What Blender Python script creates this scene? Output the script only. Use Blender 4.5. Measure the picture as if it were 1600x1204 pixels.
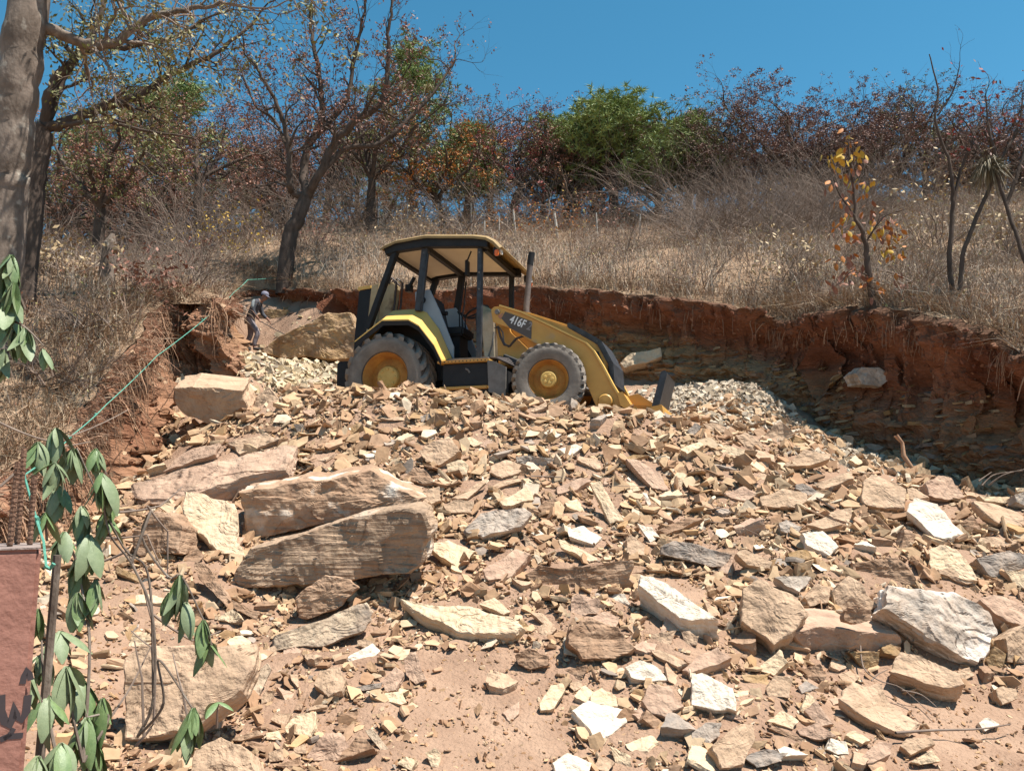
import bpy, bmesh, math, random
import numpy as np
from mathutils import Vector, Matrix, Euler
for o in list(bpy.data.objects): bpy.data.objects.remove(o)
S = bpy.context.scene
C = S.collection
R = math.radians
# ------------------------------------------------------------ camera, sky, sun, exposure
FPX, PITCH, CZ = 1232.0, R(8.0), 1.6          # focal length in photo pixels (1600 wide), camera tilt, eye height
SUN = Vector((0.37, -0.12, 0.92)).normalized()
cam = bpy.data.cameras.new('camera'); co = bpy.data.objects.new('camera', cam); C.objects.link(co)
co.location = (0, 0, CZ); co.rotation_euler = (R(90) + PITCH, 0, 0)
cam.sensor_width = 36.0; cam.lens = FPX / 1600 * 36; cam.clip_start = 0.05; cam.clip_end = 3000
S.camera = co
w = bpy.data.worlds.new('World'); S.world = w; w.use_nodes = True
nt = w.node_tree; bg = nt.nodes['Background']
sk = nt.nodes.new('ShaderNodeTexSky'); sk.sky_type = 'NISHITA'; sk.sun_disc = False
sk.sun_elevation = math.asin(SUN.z); sk.sun_rotation = math.atan2(SUN.x, SUN.y)
sk.altitude = 1800; sk.air_density = 1.0; sk.dust_density = 0.3; sk.ozone_density = 2.2
hs = nt.nodes.new('ShaderNodeHueSaturation'); hs.inputs['Hue'].default_value = .473; hs.inputs['Saturation'].default_value = 1.24   # the camera's rich blue
nt.links.new(sk.outputs[0], hs.inputs['Color']); nt.links.new(hs.outputs[0], bg.inputs[0]); bg.inputs[1].default_value = 0.09
sl = bpy.data.lights.new('sun', 'SUN'); so = bpy.data.objects.new('sun', sl); C.objects.link(so)
sl.energy = 5.0; sl.angle = R(0.53); sl.color = (1.0, 0.945, 0.86)
so.rotation_euler = SUN.to_track_quat('Z', 'Y').to_euler(); so.location = (0, 0, 30)
S.view_settings.view_transform = 'Standard'; S.view_settings.look = 'None'
S.view_settings.gamma = 1.0; S.view_settings.use_curve_mapping = False; S.view_settings.exposure = 0.97
# ------------------------------------------------------------ pixel <-> place
def ray(u, v):
    a = (u - 800) / FPX; b = (602 - v) / FPX
    return np.array([a, math.cos(PITCH) - math.sin(PITCH) * b, math.sin(PITCH) + math.cos(PITCH) * b])
def px(u, v, d):
    r = ray(u, v); return np.array([0, 0, CZ]) + r * (d / r[1])
def to_px(P):
    P = np.atleast_2d(P); q = P - np.array([0, 0, CZ])
    f = q[:, 1] * math.cos(PITCH) + q[:, 2] * math.sin(PITCH)
    up = -q[:, 1] * math.sin(PITCH) + q[:, 2] * math.cos(PITCH)
    f = np.maximum(f, 1e-3)
    return np.stack([800 + FPX * q[:, 0] / f, 602 - FPX * up / f], 1)
# ------------------------------------------------------------ noise
def _h(i, j, k, s):
    n = (i * 374761393 + j * 668265263 + k * 1274126177 + s * 362437) & 0xffffffff
    n = ((n ^ (n >> 13)) * 1274126177) & 0xffffffff
    return ((n ^ (n >> 16)) & 0xffff) / 65535.0
def vnoise(P, s=0):
    P = np.asarray(P, float); f = np.floor(P).astype(np.int64); t = P - f; t = t * t * (3 - 2 * t)
    r = 0
    for a in (0, 1):
        for b in (0, 1):
            for c in (0, 1):
                wgt = (t[:, 0] if a else 1 - t[:, 0]) * (t[:, 1] if b else 1 - t[:, 1]) * (t[:, 2] if c else 1 - t[:, 2])
                r = r + wgt * _h(f[:, 0] + a, f[:, 1] + b, f[:, 2] + c, s)
    return r * 2 - 1
def fbm(P, octs=4, s=0):
    r = 0; a = 1.0; P = np.asarray(P, float)
    for o in range(octs):
        r = r + a * vnoise(P * (2 ** o) + 17.3 * o, s + o); a *= 0.5
    return r
# ------------------------------------------------------------ objects
def link(o, parent=None):
    C.objects.link(o)
    if parent is not None: o.parent = parent
    return o
def np_obj(name, V, F, mat, parent=None, smooth=False, col=None, uv=None):
    V = np.asarray(V, np.float32); F = np.asarray(F, np.int32); k = F.shape[1]
    me = bpy.data.meshes.new(name)
    me.vertices.add(len(V)); me.vertices.foreach_set('co', V.ravel())
    me.loops.add(F.size); me.loops.foreach_set('vertex_index', F.ravel())
    me.polygons.add(len(F)); me.polygons.foreach_set('loop_start', np.arange(0, F.size, k, dtype=np.int32))
    me.polygons.foreach_set('loop_total', np.full(len(F), k, np.int32))
    me.polygons.foreach_set('use_smooth', np.full(len(F), smooth, bool))
    if col is not None:
        a = me.color_attributes.new('tint', 'FLOAT_COLOR', 'POINT')
        c4 = np.ones((len(V), 4), np.float32); c4[:, :3] = col
        a.data.foreach_set('color', c4.ravel())
    me.update(calc_edges=True); me.validate()
    if mat: me.materials.append(mat)
    return link(bpy.data.objects.new(name, me), parent)
class MB:
    "collects polygons; build() links them as one mesh object"
    def __init__(s): s.v = []; s.f = []
    def add(s, vs, fs):
        o = len(s.v); s.v += [tuple(map(float, q)) for q in vs]; s.f += [tuple(i + o for i in f) for f in fs]; return s
    def box(s, a, b, taper=1.0):
        (x0, y0, z0), (x1, y1, z1) = a, b
        return s.add([(x0,y0,z0),(x1,y0,z0),(x1,y1,z0),(x0,y1,z0),(x0,y0,z1),(x1,y0,z1),(x1,y1,z1),(x0,y1,z1)],
                     [(0,3,2,1),(4,5,6,7),(0,1,5,4),(1,2,6,5),(2,3,7,6),(3,0,4,7)])
    def prism(s, prof, y0, y1):
        "side outline in X,Z pushed out from y0 to y1"
        n = len(prof)
        vs = [(x, y0, z) for x, z in prof] + [(x, y1, z) for x, z in prof]
        fs = [tuple(range(n))[::-1], tuple(range(n, 2*n))] + [(i, (i+1) % n, n + (i+1) % n, n + i) for i in range(n)]
        return s.add(vs, fs)
    def tube(s, pts, rad, k=8, cap=True):
        pts = [np.array(p, float) for p in pts]; n = len(pts)
        rad = [rad] * n if not hasattr(rad, '__len__') else rad
        vs = []; ref = np.array([0.31, 0.17, 0.93])
        for i, p in enumerate(pts):
            t = pts[min(i+1, n-1)] - pts[max(i-1, 0)]; t = t / (np.linalg.norm(t) + 1e-9)
            if abs(t @ ref) > 0.95: ref = np.array([0.9, -0.2, 0.1])
            a = np.cross(t, ref); a /= np.linalg.norm(a); b = np.cross(t, a)
            for j in range(k):
                an = 2 * math.pi * j / k; vs.append(p + rad[i] * (a * math.cos(an) + b * math.sin(an)))
        fs = [(i*k+j, i*k+(j+1) % k, (i+1)*k+(j+1) % k, (i+1)*k+j) for i in range(n-1) for j in range(k)]
        if cap: fs += [tuple(range(k))[::-1], tuple(range((n-1)*k, n*k))]
        return s.add(vs, fs)
    def bar(s, p, q, wx, wy):
        "box-section bar from p to q"
        p = Vector(p); q = Vector(q); t = (q - p).normalized(); a = t.cross(Vector((0, 1, 0)))
        if a.length < .1: a = t.cross(Vector((1, 0, 0)))
        a.normalize(); b = t.cross(a)
        vs = [e + a * (sx * wx / 2) + b * (sy * wy / 2) for e in (p, q) for sx, sy in ((-1,-1),(1,-1),(1,1),(-1,1))]
        return s.add(vs, [(0,3,2,1),(4,5,6,7),(0,1,5,4),(1,2,6,5),(2,3,7,6),(3,0,4,7)])
    def lathe(s, prof, k=40, c=(0, 0, 0)):
        "profile (radius, y) turned about the Y axis"
        n = len(prof); vs = []
        for j in range(k):
            an = 2 * math.pi * j / k
            vs += [(c[0] + r * math.cos(an), c[1] + y, c[2] + r * math.sin(an)) for r, y in prof]
        fs = [(j*n+i, ((j+1) % k)*n+i, ((j+1) % k)*n+i+1, j*n+i+1) for j in range(k) for i in range(n-1)]
        return s.add(vs, fs)
    def build(s, name, mat, parent=None, smooth=False, bevel=0.0, col=None):
        me = bpy.data.meshes.new(name); me.from_pydata(s.v, [], s.f)
        bm = bmesh.new(); bm.from_mesh(me)
        bmesh.ops.recalc_face_normals(bm, faces=bm.faces)
        if bevel:
            es = [e for e in bm.edges if len(e.link_faces) == 2 and e.calc_face_angle(0) > 0.5]
            bmesh.ops.bevel(bm, geom=es, offset=bevel, segments=2, affect='EDGES', clamp_overlap=True)
        for f in bm.faces: f.smooth = smooth
        bm.to_mesh(me); bm.free()
        if smooth:
            try: me.set_sharp_from_angle(angle=R(35))
            except Exception: pass
        if mat: me.materials.append(mat)
        return link(bpy.data.objects.new(name, me), parent)
def tag(o, label, cat=None, group=None, kind=None):
    o['label'] = label
    if cat: o['category'] = cat
    if group: o['group'] = group
    if kind: o['kind'] = kind
    return o
def empty(name, loc=(0, 0, 0), rz=0):
    o = bpy.data.objects.new(name, None); o.location = loc; o.rotation_euler = (0, 0, rz); o.empty_display_size = .2
    return link(o)
# ------------------------------------------------------------ materials
def material(name, c1, c2=None, rough=0.9, scale=4.0, detail=8.0, bump=0.3, bscale=None, metallic=0.0, stretch=None,
             spots=None, spot_c=None, spot_scale=3.0, tint=False, spec=0.3, dist=0.02, streak=None, dust=0, axis='z'):
    m = bpy.data.materials.new(name); m.use_nodes = True
    N = m.node_tree.nodes; L = m.node_tree.links; b = N['Principled BSDF']
    b.inputs['Roughness'].default_value = rough; b.inputs['Metallic'].default_value = metallic
    b.inputs['Specular IOR Level'].default_value = spec
    c2 = c2 or tuple(x * 0.7 for x in c1)
    tc = N.new('ShaderNodeTexCoord'); mp = N.new('ShaderNodeMapping'); L.new(tc.outputs['Object'], mp.inputs[0])
    if stretch: mp.inputs['Scale'].default_value = stretch
    n1 = N.new('ShaderNodeTexNoise'); n1.inputs['Scale'].default_value = scale; n1.inputs['Detail'].default_value = detail
    n1.inputs['Roughness'].default_value = 0.65
    L.new(mp.outputs[0], n1.inputs['Vector'])
    cr = N.new('ShaderNodeValToRGB'); cr.color_ramp.elements[0].position = 0.32; cr.color_ramp.elements[1].position = 0.68
    cr.color_ramp.elements[0].color = (*c2, 1); cr.color_ramp.elements[1].color = (*c1, 1)
    L.new(n1.outputs['Fac'], cr.inputs[0]); out = cr.outputs[0]
    def mix(fac, a, col, blend='MIX'):
        mx = N.new('ShaderNodeMix'); mx.data_type = 'RGBA'; mx.blend_type = blend
        if hasattr(fac, 'links'): L.new(fac, mx.inputs[0])
        else: mx.inputs[0].default_value = fac
        L.new(a, mx.inputs[6])
        if hasattr(col, 'links'): L.new(col, mx.inputs[7])
        else: mx.inputs[7].default_value = (*col, 1)
        return mx.outputs[2]
    if tint:
        at = N.new('ShaderNodeAttribute'); at.attribute_name = 'tint'
        out = mix(1.0, out, at.outputs['Color'], 'MULTIPLY')
    if streak:                                   # thin bedding lines across local z
        sc, colr, amt = streak
        m2 = N.new('ShaderNodeMapping'); L.new(tc.outputs['Object'], m2.inputs[0]); m2.inputs['Scale'].default_value = (1.2, 1.2, sc) if axis == 'z' else (1.2, sc, 1.2)
        n3 = N.new('ShaderNodeTexNoise'); n3.inputs['Scale'].default_value = 2.2; n3.inputs['Detail'].default_value = 5; L.new(m2.outputs[0], n3.inputs['Vector'])
        r3 = N.new('ShaderNodeValToRGB'); r3.color_ramp.elements[0].position = 0.5; r3.color_ramp.elements[1].position = 0.62
        r3.color_ramp.elements[0].color = (0, 0, 0, 1); r3.color_ramp.elements[1].color = (amt, amt, amt, 1)
        L.new(n3.outputs['Fac'], r3.inputs[0]); out = mix(r3.outputs[0], out, colr)
    if spots:
        n4 = N.new('ShaderNodeTexNoise'); n4.inputs['Scale'].default_value = spot_scale; n4.inputs['Detail'].default_value = 6
        L.new(tc.outputs['Object'], n4.inputs['Vector'])
        r4 = N.new('ShaderNodeValToRGB'); r4.color_ramp.elements[0].position = 1 - spots; r4.color_ramp.elements[1].position = min(1, 1 - spots + 0.12)
        r4.color_ramp.elements[0].color = (0, 0, 0, 1); r4.color_ramp.elements[1].color = (.85, .85, .85, 1)
        L.new(n4.outputs['Fac'], r4.inputs[0]); out = mix(r4.outputs[0], out, spot_c)
    if dust:
        n5 = N.new('ShaderNodeTexNoise'); n5.inputs['Scale'].default_value = 4.5; n5.inputs['Detail'].default_value = 7; n5.inputs['Roughness'].default_value = .7; L.new(tc.outputs['Object'], n5.inputs['Vector'])
        r5 = N.new('ShaderNodeValToRGB'); r5.color_ramp.elements[0].position = .40; r5.color_ramp.elements[1].position = .66; r5.color_ramp.elements[0].color = (0, 0, 0, 1); r5.color_ramp.elements[1].color = (dust, dust, dust, 1)
        L.new(n5.outputs['Fac'], r5.inputs[0]); out = mix(r5.outputs[0], out, (.44, .30, .205))
    L.new(out, b.inputs['Base Color'])
    if bump:
        n2 = N.new('ShaderNodeTexNoise'); n2.inputs['Scale'].default_value = bscale or scale * 6; n2.inputs['Detail'].default_value = 6
        L.new(mp.outputs[0], n2.inputs['Vector'])
        bp = N.new('ShaderNodeBump'); bp.inputs['Strength'].default_value = bump; bp.inputs['Distance'].default_value = dist
        hgt = n2.outputs['Fac']
        if streak:
            ad = N.new('ShaderNodeMath'); ad.operation = 'MULTIPLY_ADD'; ad.inputs[1].default_value = 1.3; L.new(n3.outputs['Fac'], ad.inputs[0]); L.new(hgt, ad.inputs[2]); hgt = ad.outputs[0]
        L.new(hgt, bp.inputs['Height']); L.new(bp.outputs[0], b.inputs['Normal'])
    return m
M = {}
def rockmat(k, c1, c2, **kw):
    kw.setdefault('dust', .45 if k == 'white' else .6); kw.setdefault('streak', (9, tuple(x * .55 for x in c2), .45))
    M[k] = material('stone_' + k, c1, c2, rough=.93, scale=3.5, bump=.8, bscale=17, spec=.2, dist=.035, **kw)
rockmat('tan', (.51, .36, .24), (.36, .24, .155))
rockmat('cream', (.66, .52, .35), (.52, .38, .24))
rockmat('white', (.72, .645, .535), (.56, .46, .355), streak=(7, (.42, .33, .24), .35))
rockmat('pink', (.47, .325, .235), (.34, .215, .15))
rockmat('brown', (.36, .225, .14), (.22, .13, .08), axis='y')
rockmat('grey', (.38, .325, .275), (.20, .165, .14), spots=.42, spot_c=(.47, .34, .22))
rockmat('ochre', (.42, .275, .135), (.25, .15, .07), streak=(11, (.13, .08, .045), .7))
rockmat('palestreak', (.55, .44, .32), (.38, .28, .19), streak=(14, (.13, .115, .105), .75))
rockmat('ribbed', (.40, .285, .19), (.24, .155, .10), axis='y', streak=(16, (.15, .105, .075), .65), spots=.42, spot_c=(.74, .66, .55), spot_scale=2.2)
rockmat('mixed', (.42, .275, .175), (.27, .16, .10), axis='y', spots=.46, spot_c=(.78, .70, .60), spot_scale=3.2)
rockmat('greywhite', (.48, .42, .36), (.30, .24, .19), spots=.5, spot_c=(.74, .69, .62), spot_scale=2.6)
M['chip'] = material('stone_chip', (1, 1, 1), (.72, .70, .68), rough=.94, scale=9, bump=.4, bscale=30, tint=True, spec=.2, dist=.01)
M['dirt'] = material('red_dirt', (.365, .24, .165), (.235, .145, .098), rough=1, scale=2.4, bump=1.0, bscale=34, spec=.1, dist=.03)
M['bank'] = material('cut_earth', (1, 1, 1), (.62, .58, .54), rough=1, scale=3, bump=.9, bscale=16, tint=True, spec=.1, dist=.05, stretch=(1, 1, 2.2))
M['hill'] = material('leaf_litter', (.34, .235, .155), (.19, .12, .075), rough=1, scale=3, bump=.8, bscale=20, spec=.1, dist=.05)
M['brush'] = material('dry_stalk', (1, 1, 1), (.8, .78, .75), rough=.9, scale=5, bump=0, tint=True, spec=.2)
M['root'] = material('dry_root', (.38, .24, .15), (.25, .14, .09), rough=.95, scale=12, bump=0, spec=.1)
M['bark'] = material('bark', (.115, .085, .068), (.05, .037, .03), rough=.95, scale=7, bump=.8, bscale=24, stretch=(1, 1, .35), spec=.1)
M['barklight'] = material('pale_bark', (.24, .19, .155), (.09, .068, .053), rough=.95, scale=4, bump=.8, bscale=20, stretch=(1, 1, .5), spec=.1, spots=.42, spot_c=(.34, .30, .25), spot_scale=7)
M['twig'] = material('grey_twig', (.26, .20, .16), (.15, .11, .09), rough=.95, scale=9, bump=0, spec=.1)
def leafmat(k, c1, c2, trans=.25):
    m = material('leaf_' + k, c1, c2, rough=.65, scale=2.0, bump=0, spec=.3)
    M[k] = m
leafmat('rust', (.29, .135, .085), (.17, .07, .05)); leafmat('wine', (.235, .13, .10), (.13, .068, .055))
leafmat('olive', (.17, .165, .045), (.09, .095, .03)); leafmat('pine', (.29, .34, .11), (.14, .19, .06))
leafmat('orange', (.50, .20, .035), (.30, .085, .02)); leafmat('yellow', (.52, .34, .045), (.36, .20, .03))
leafmat('green', (.115, .185, .062), (.06, .115, .038)); leafmat('straw', (.46, .34, .19), (.32, .22, .12))
leafmat('crimson', (.33, .06, .05), (.18, .035, .035)); leafmat('airplant', (.30, .28, .13), (.18, .13, .07))
# ------------------------------------------------------------ the ground: two surfaces through points sighted in the photograph
class TPS:
    def __init__(s, P):
        P = np.array(P, float); s.P = P[:, :2]; n = len(P)
        D = np.linalg.norm(s.P[:, None] - s.P[None], axis=2)
        K = np.where(D > 0, D * D * np.log(D + 1e-9), 0) + np.eye(n) * 1e-3
        A = np.zeros((n+3, n+3)); A[:n, :n] = K; A[:n, n] = 1; A[:n, n+1:] = s.P; A[n, :n] = 1; A[n+1:, :n] = s.P.T
        s.w = np.linalg.solve(A, np.concatenate([P[:, 2], [0, 0, 0]]))
    def __call__(s, X, Y):
        X = np.asarray(X, float); sh = X.shape; Q = np.stack([X.ravel(), np.asarray(Y, float).ravel()], 1)
        out = np.empty(len(Q))
        for i in range(0, len(Q), 20000):
            q = Q[i:i+20000]; D = np.linalg.norm(q[:, None] - s.P[None], axis=2)
            out[i:i+20000] = np.where(D > 0, D * D * np.log(D + 1e-9), 0) @ s.w[:-3] + s.w[-3] + q @ s.w[-2:]
        return out.reshape(sh)
LIP = [(1950,640,7.6),(1780,600,8.3),(1600,545,9.5),(1530,515,10.2),(1460,490,11),(1380,478,11.8),(1310,480,12.4),(1265,490,13.0),(1230,502,13.6),
       (1180,488,14.1),(1080,470,14.7),(980,458,15.3),(890,450,15.9),(780,448,16.6),(660,452,17.4),(560,455,18.4),(480,454,19.8),
       (420,452,20.9),(365,456,20.6),(346,466,13.1),(302,461,13.0),(256,468,12.9),(222,505,10.9),(180,570,9.6),(128,645,8.5),(60,705,7.4),(-40,760,6.4),(-220,800,5.2)]
FOOT = [(1900,850,7.6),(1760,800,8.2),(1600,772,9.3),(1530,752,10.0),(1430,728,10.7),(1345,705,11.5),(1280,683,12.1),(1225,652,12.8),(1190,622,13.4),
        (1140,598,13.9),(1050,592,14.4),(960,585,14.9),(880,575,15.5),(770,558,16.1),(650,543,16.9),(560,520,17.9),(480,488,19.3),
        (425,482,20.3),(378,510,19.6),(398,560,13.3),(335,582,12.75),(282,604,12.4),(258,700,10.3),(232,735,9.3),(190,780,8.3),(120,830,7.2),(0,900,6.2),(-160,960,5.0)]
lipP = np.array([px(*p) for p in LIP]); footP = np.array([px(*p) for p in FOOT])
for i_ in range(16):                      # right and back walls stand almost upright
    c_ = np.array([.3, 11.0]) - lipP[i_, :2]; footP[i_, :2] = lipP[i_, :2] + c_ / np.linalg.norm(c_) * .10
for i_ in range(22, 26):                  # left bank: steep
    c_ = np.array([.3, 11.0]) - lipP[i_, :2]; footP[i_, :2] = lipP[i_, :2] + c_ / np.linalg.norm(c_) * .38
MO = np.array([-1.493, 12.301, 2.679]); MYAW = R(-17.5)
def mloc(x, y, z=0):
    c, s = math.cos(MYAW), math.sin(MYAW); return np.array([MO[0] + x*c - y*s, MO[1] + x*s + y*c, MO[2] + z])
wp = [px(*p) for p in [(100,1204,4.0),(400,1204,4.35),(800,1204,4.55),(1200,1204,4.7),(1600,1204,4.9),(1550,1100,5.7),(1350,1100,5.6),
      (250,1080,5.1),(430,940,6.35),(600,1080,5.15),(800,1090,5.2),(1000,1080,5.3),(1200,1080,5.4),
      (500,1000,5.75),(700,980,5.95),(900,960,6.15),(1100,960,6.2),(1300,960,6.3),(1500,960,6.6),
      (300,880,6.75),(560,900,6.75),(900,860,7.2),(1150,860,7.3),(1400,860,7.5),(1600,860,7.9),
      (330,780,8.1),(600,780,8.2),(800,780,8.2),(1000,780,8.4),(1250,780,8.6),(1450,790,8.9),
      (400,690,9.7),(600,690,9.4),(800,700,9.2),(1000,700,9.3),(1200,700,9.9),(1330,730,10.1),
      (300,690,10.1),(400,640,10.8),(470,613,11.3),(560,613,10.9),(640,613,10.6),(720,618,10.4),(800,632,10.15),(880,650,9.8),(960,662,9.55),(1050,670,9.7),(1130,670,10.4),
      (480,575,14.0),(420,575,14.6),(540,580,14.0),(400,547,19.0),(450,556,16.2),(1150,606,13.2),(1120,640,11.8),(1220,690,11.0)]]
wp += [mloc(*q) for q in [(-.1,-1.0),(-.1,.9),(1.2,0),(2.4,-.7),(2.4,.9),(3.6,-.8,-.06),(3.7,.9),(-1.6,0,.05),(-1.2,1.8,.15),(1.5,2.2,.1)]]
wp += [(x, y, z) for x, y, z in [(0,0,0),(-3,0,0.3),(4,0,-.1),(0,2.5,.02),(3,2.5,-.05),(-3,3,.35),(6,3.5,0),(9,5,.2),(0,-8,-.3),(10,-4,-.2),(-8,-4,.6)]]
wp += [p for p in footP]
WT = TPS(wp)
def W0(x, y):
    x = np.asarray(x, float); y = np.asarray(y, float); P = np.stack([x.ravel(), y.ravel(), 0*x.ravel()], 1)
    return WT(x, y) + (0.05 * fbm(P * 1.7, 3, 5) * np.clip((y.ravel() - 3) / 3, 0.1, 1)).reshape(x.shape)
# cached lookup on a fine grid
GX = np.linspace(-12, 14, 521); GY = np.linspace(-6, 25, 621)
gx, gy = np.meshgrid(GX, GY); WG = W0(gx, gy)
def bil(G, x, y):
    x = np.asarray(x, float); y = np.asarray(y, float)
    i = np.clip((x - GX[0]) / (GX[1] - GX[0]), 0, len(GX) - 1.001); j = np.clip((y - GY[0]) / (GY[1] - GY[0]), 0, len(GY) - 1.001)
    a = i.astype(int); b = j.astype(int); fx = i - a; fy = j - b
    return G[b, a]*(1-fx)*(1-fy) + G[b, a+1]*fx*(1-fy) + G[b+1, a]*(1-fx)*fy + G[b+1, a+1]*fx*fy
def W(x, y): return bil(WG, x, y)
def Wn(x, y):
    e = .12; return np.array([-(W(x+e, y) - W(x-e, y)) / (2*e), -(W(x, y+e) - W(x, y-e)) / (2*e), 1.0])
def hitW(u, v, d0=2.5, d1=22):
    ds = np.arange(d0, d1, .02); r = ray(u, v); r = r / r[1]
    z = CZ + r[2] * ds; k = np.nonzero(z < W(r[0] * ds, ds))[0]
    return float(ds[k[0]]) if len(k) else 12.0
hp = [p for p in lipP] + [px(*p) for p in [(100,425,12.5),(30,480,10.5),(-60,560,8.6),(0,400,13.5),(200,432,15),(120,440,20),(220,425,22),(330,425,21),(445,412,21.2),(560,385,23.5),(575,352,27),
      (700,395,21),(700,362,27),(860,405,20),(900,365,26),(1050,410,18),(1080,372,24),(1200,420,16.5),(1250,365,22),(1300,435,14.5),(1380,400,16.5),(1500,440,13),(1500,390,16.5),(1600,440,12.5),(1600,360,19),
      (1300,345,27),(1560,318,25),(1000,338,31),(800,350,29),(600,362,31),(300,400,28),(100,430,28),(-300,500,16),(-400,470,25),(-400,700,7.5),(1900,480,11),(1950,380,17),(1950,320,27)]]
hp += [(x, y, z) for x, y, z in [(-30,45,9),(-10,45,11.5),(10,45,13.5),(30,45,14),(-40,80,6),(0,80,10),(40,80,13),(-40,20,7),(40,20,10),(-14,4,4.5),(16,5,3.8),(30,0,4),(-30,0,5)]]
HT = TPS(hp)
HGX = np.linspace(-45, 45, 361); HGY = np.linspace(0, 85, 341); hx, hy = np.meshgrid(HGX, HGY); HG = HT(hx, hy)
def H(x, y):
    x = np.asarray(x, float); y = np.asarray(y, float)
    i = np.clip((x + 45) / .25, 0, 359.99); j = np.clip(y / .25, 0, 339.99)
    a = i.astype(int); b = j.astype(int); fx = i - a; fy = j - b
    return HG[b, a]*(1-fx)*(1-fy) + HG[b, a+1]*fx*(1-fy) + HG[b+1, a]*(1-fx)*fy + HG[b+1, a+1]*fx*fy
# boundary of the cut, resampled
def resample(P, n):
    P = np.array(P); k = len(P); t = np.linspace(0, k - 1.0001, n); i = t.astype(int); f = (t - i)[:, None]
    p0 = P[np.maximum(i-1, 0)]; p1 = P[i]; p2 = P[np.minimum(i+1, k-1)]; p3 = P[np.minimum(i+2, k-1)]
    return 0.5*((2*p1) + (-p0+p2)*f + (2*p0-5*p1+4*p2-p3)*f**2 + (-p0+3*p1-3*p2+p3)*f**3)
NS = 620
lipS = resample(lipP, NS); footS = resample(footP, NS); tS = np.linspace(0, len(LIP) - 1, NS)
lipS[:, :2] += 0.10 * np.stack([fbm(np.stack([tS*2.3, 0*tS, 0*tS], 1), 4, 3), fbm(np.stack([tS*2.3, 0*tS+9, 0*tS], 1), 4, 4)], 1)
CEN = np.array([0.3, 11.0])
angS = np.arctan2(lipS[:, 1] - CEN[1], lipS[:, 0] - CEN[0]); angS = np.where(angS < -2.0, angS + 2*math.pi, angS)
radS = np.linalg.norm(lipS[:, :2] - CEN, axis=1)
def outside(x, y, m=0.0):
    "True where the point lies on the hill, beyond the lip of the cut"
    a = np.arctan2(y - CEN[1], x - CEN[0]); a = np.where(a < -2.0, a + 2*math.pi, a)
    r = np.hypot(x - CEN[0], y - CEN[1]); o = np.argsort(angS)
    return (r > np.interp(a, angS[o], radS[o]) + m) & (a > angS.min()) & (a < angS.max())
# rubble ground sheet (reaches behind the camera)
ys = np.concatenate([np.linspace(-40, -1, 14), np.linspace(0, 22, 230)]); xs = np.concatenate([np.linspace(-50, -9, 12), np.linspace(-8, 9, 180), np.linspace(10, 50, 12)])
X, Y = np.meshgrid(xs, ys); Z = WT(np.clip(X, -12, 14), np.clip(Y, -8, 25))
P = np.stack([X.ravel(), Y.ravel(), 0*X.ravel()], 1)
Z = Z + (0.05 * fbm(P * 1.7, 3, 5) * np.clip((Y.ravel() - 3) / 3, 0.1, 1) + 0.018 * fbm(P * 9, 3, 8)).reshape(X.shape)
def gridF(nr, nc):
    i = np.arange(nr - 1)[:, None] * nc + np.arange(nc - 1)[None]
    return np.stack([i, i + 1, i + nc + 1, i + nc], 2).reshape(-1, 4)
g = np_obj('ground', np.stack([X, Y, Z], 2).reshape(-1, 3), gridF(*X.shape), M['dirt'], smooth=True)
tag(g, 'bare red-brown dirt slope under the rubble', 'ground', kind='structure')
# hill sheet: rays outward from the lip
tt = np.concatenate([[0], np.cumsum(np.geomspace(.06, 3.2, 62))]); tt = tt * (75 / tt[-1])
dirS = (lipS[:, :2] - CEN) / radS[:, None]
HX = lipS[:, None, 0] + dirS[:, None, 0] * tt; HY = lipS[:, None, 1] + dirS[:, None, 1] * tt
HZ = HT(np.clip(HX, -45, 45), np.clip(HY, 0, 85))
P = np.stack([HX.ravel(), HY.ravel(), 0*HX.ravel()], 1)
HZ = HZ + (0.09 * fbm(P * 1.5, 4, 21)).reshape(HX.shape) * np.clip(tt / .5, .25, 1)
HZ[:, 0] = lipS[:, 2] + .04 * fbm(np.stack([tS*6, 0*tS, 0*tS], 1), 3, 7)
g = np_obj('hillside', np.stack([HX, HY, HZ], 2).reshape(-1, 3), gridF(*HX.shape)[:, ::-1], M['hill'], smooth=True)
tag(g, 'dry brown hillside above the cut', 'hillside', kind='structure')
# cut bank: strip from below the foot up to the lip
KR = 64; kk = np.linspace(0, 1, KR)
lip3 = np.stack([lipS[:, 0], lipS[:, 1], HZ[:, 0]], 1)
low = footS.copy(); low[:, 2] -= .45
BP = low[:, None] * (1 - kk)[None, :, None] + lip3[:, None] * kk[None, :, None]
inw = -np.stack([dirS[:, 0], dirS[:, 1]], 1)
seg = np.gradient(lipS[:, :2], axis=0); arc = np.concatenate([[0], np.cumsum(np.linalg.norm(np.diff(lipS[:, :2], axis=0), axis=1))])
nin = np.stack([-seg[:, 1], seg[:, 0]], 1); nin /= np.linalg.norm(nin, axis=1)[:, None]
nin *= np.sign((nin * inw).sum(1))[:, None]
A2 = np.repeat(arc[:, None], KR, 1); K2 = np.repeat(kk[None], NS, 0); Zw = BP[:, :, 2]
q = np.stack([A2.ravel(), Zw.ravel(), 0*A2.ravel()], 1)
rockband = 1 / (1 + np.exp((K2.ravel() - .58 + .16 * fbm(np.stack([A2.ravel()*.6, 0*A2.ravel(), 0*A2.ravel()], 1), 3, 33)) * 22))   # bedded rock below, red soil above
tilted = q[:, 1] + .10 * q[:, 0] * 0 + .07 * fbm(np.stack([q[:, 0]*.8, q[:, 1], 0*q[:, 0]], 1), 3, 41)
lay = vnoise(np.stack([q[:, 0]*.9, np.floor(tilted * 15) * 3.7, 0*q[:, 0]], 1), 50)
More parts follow.
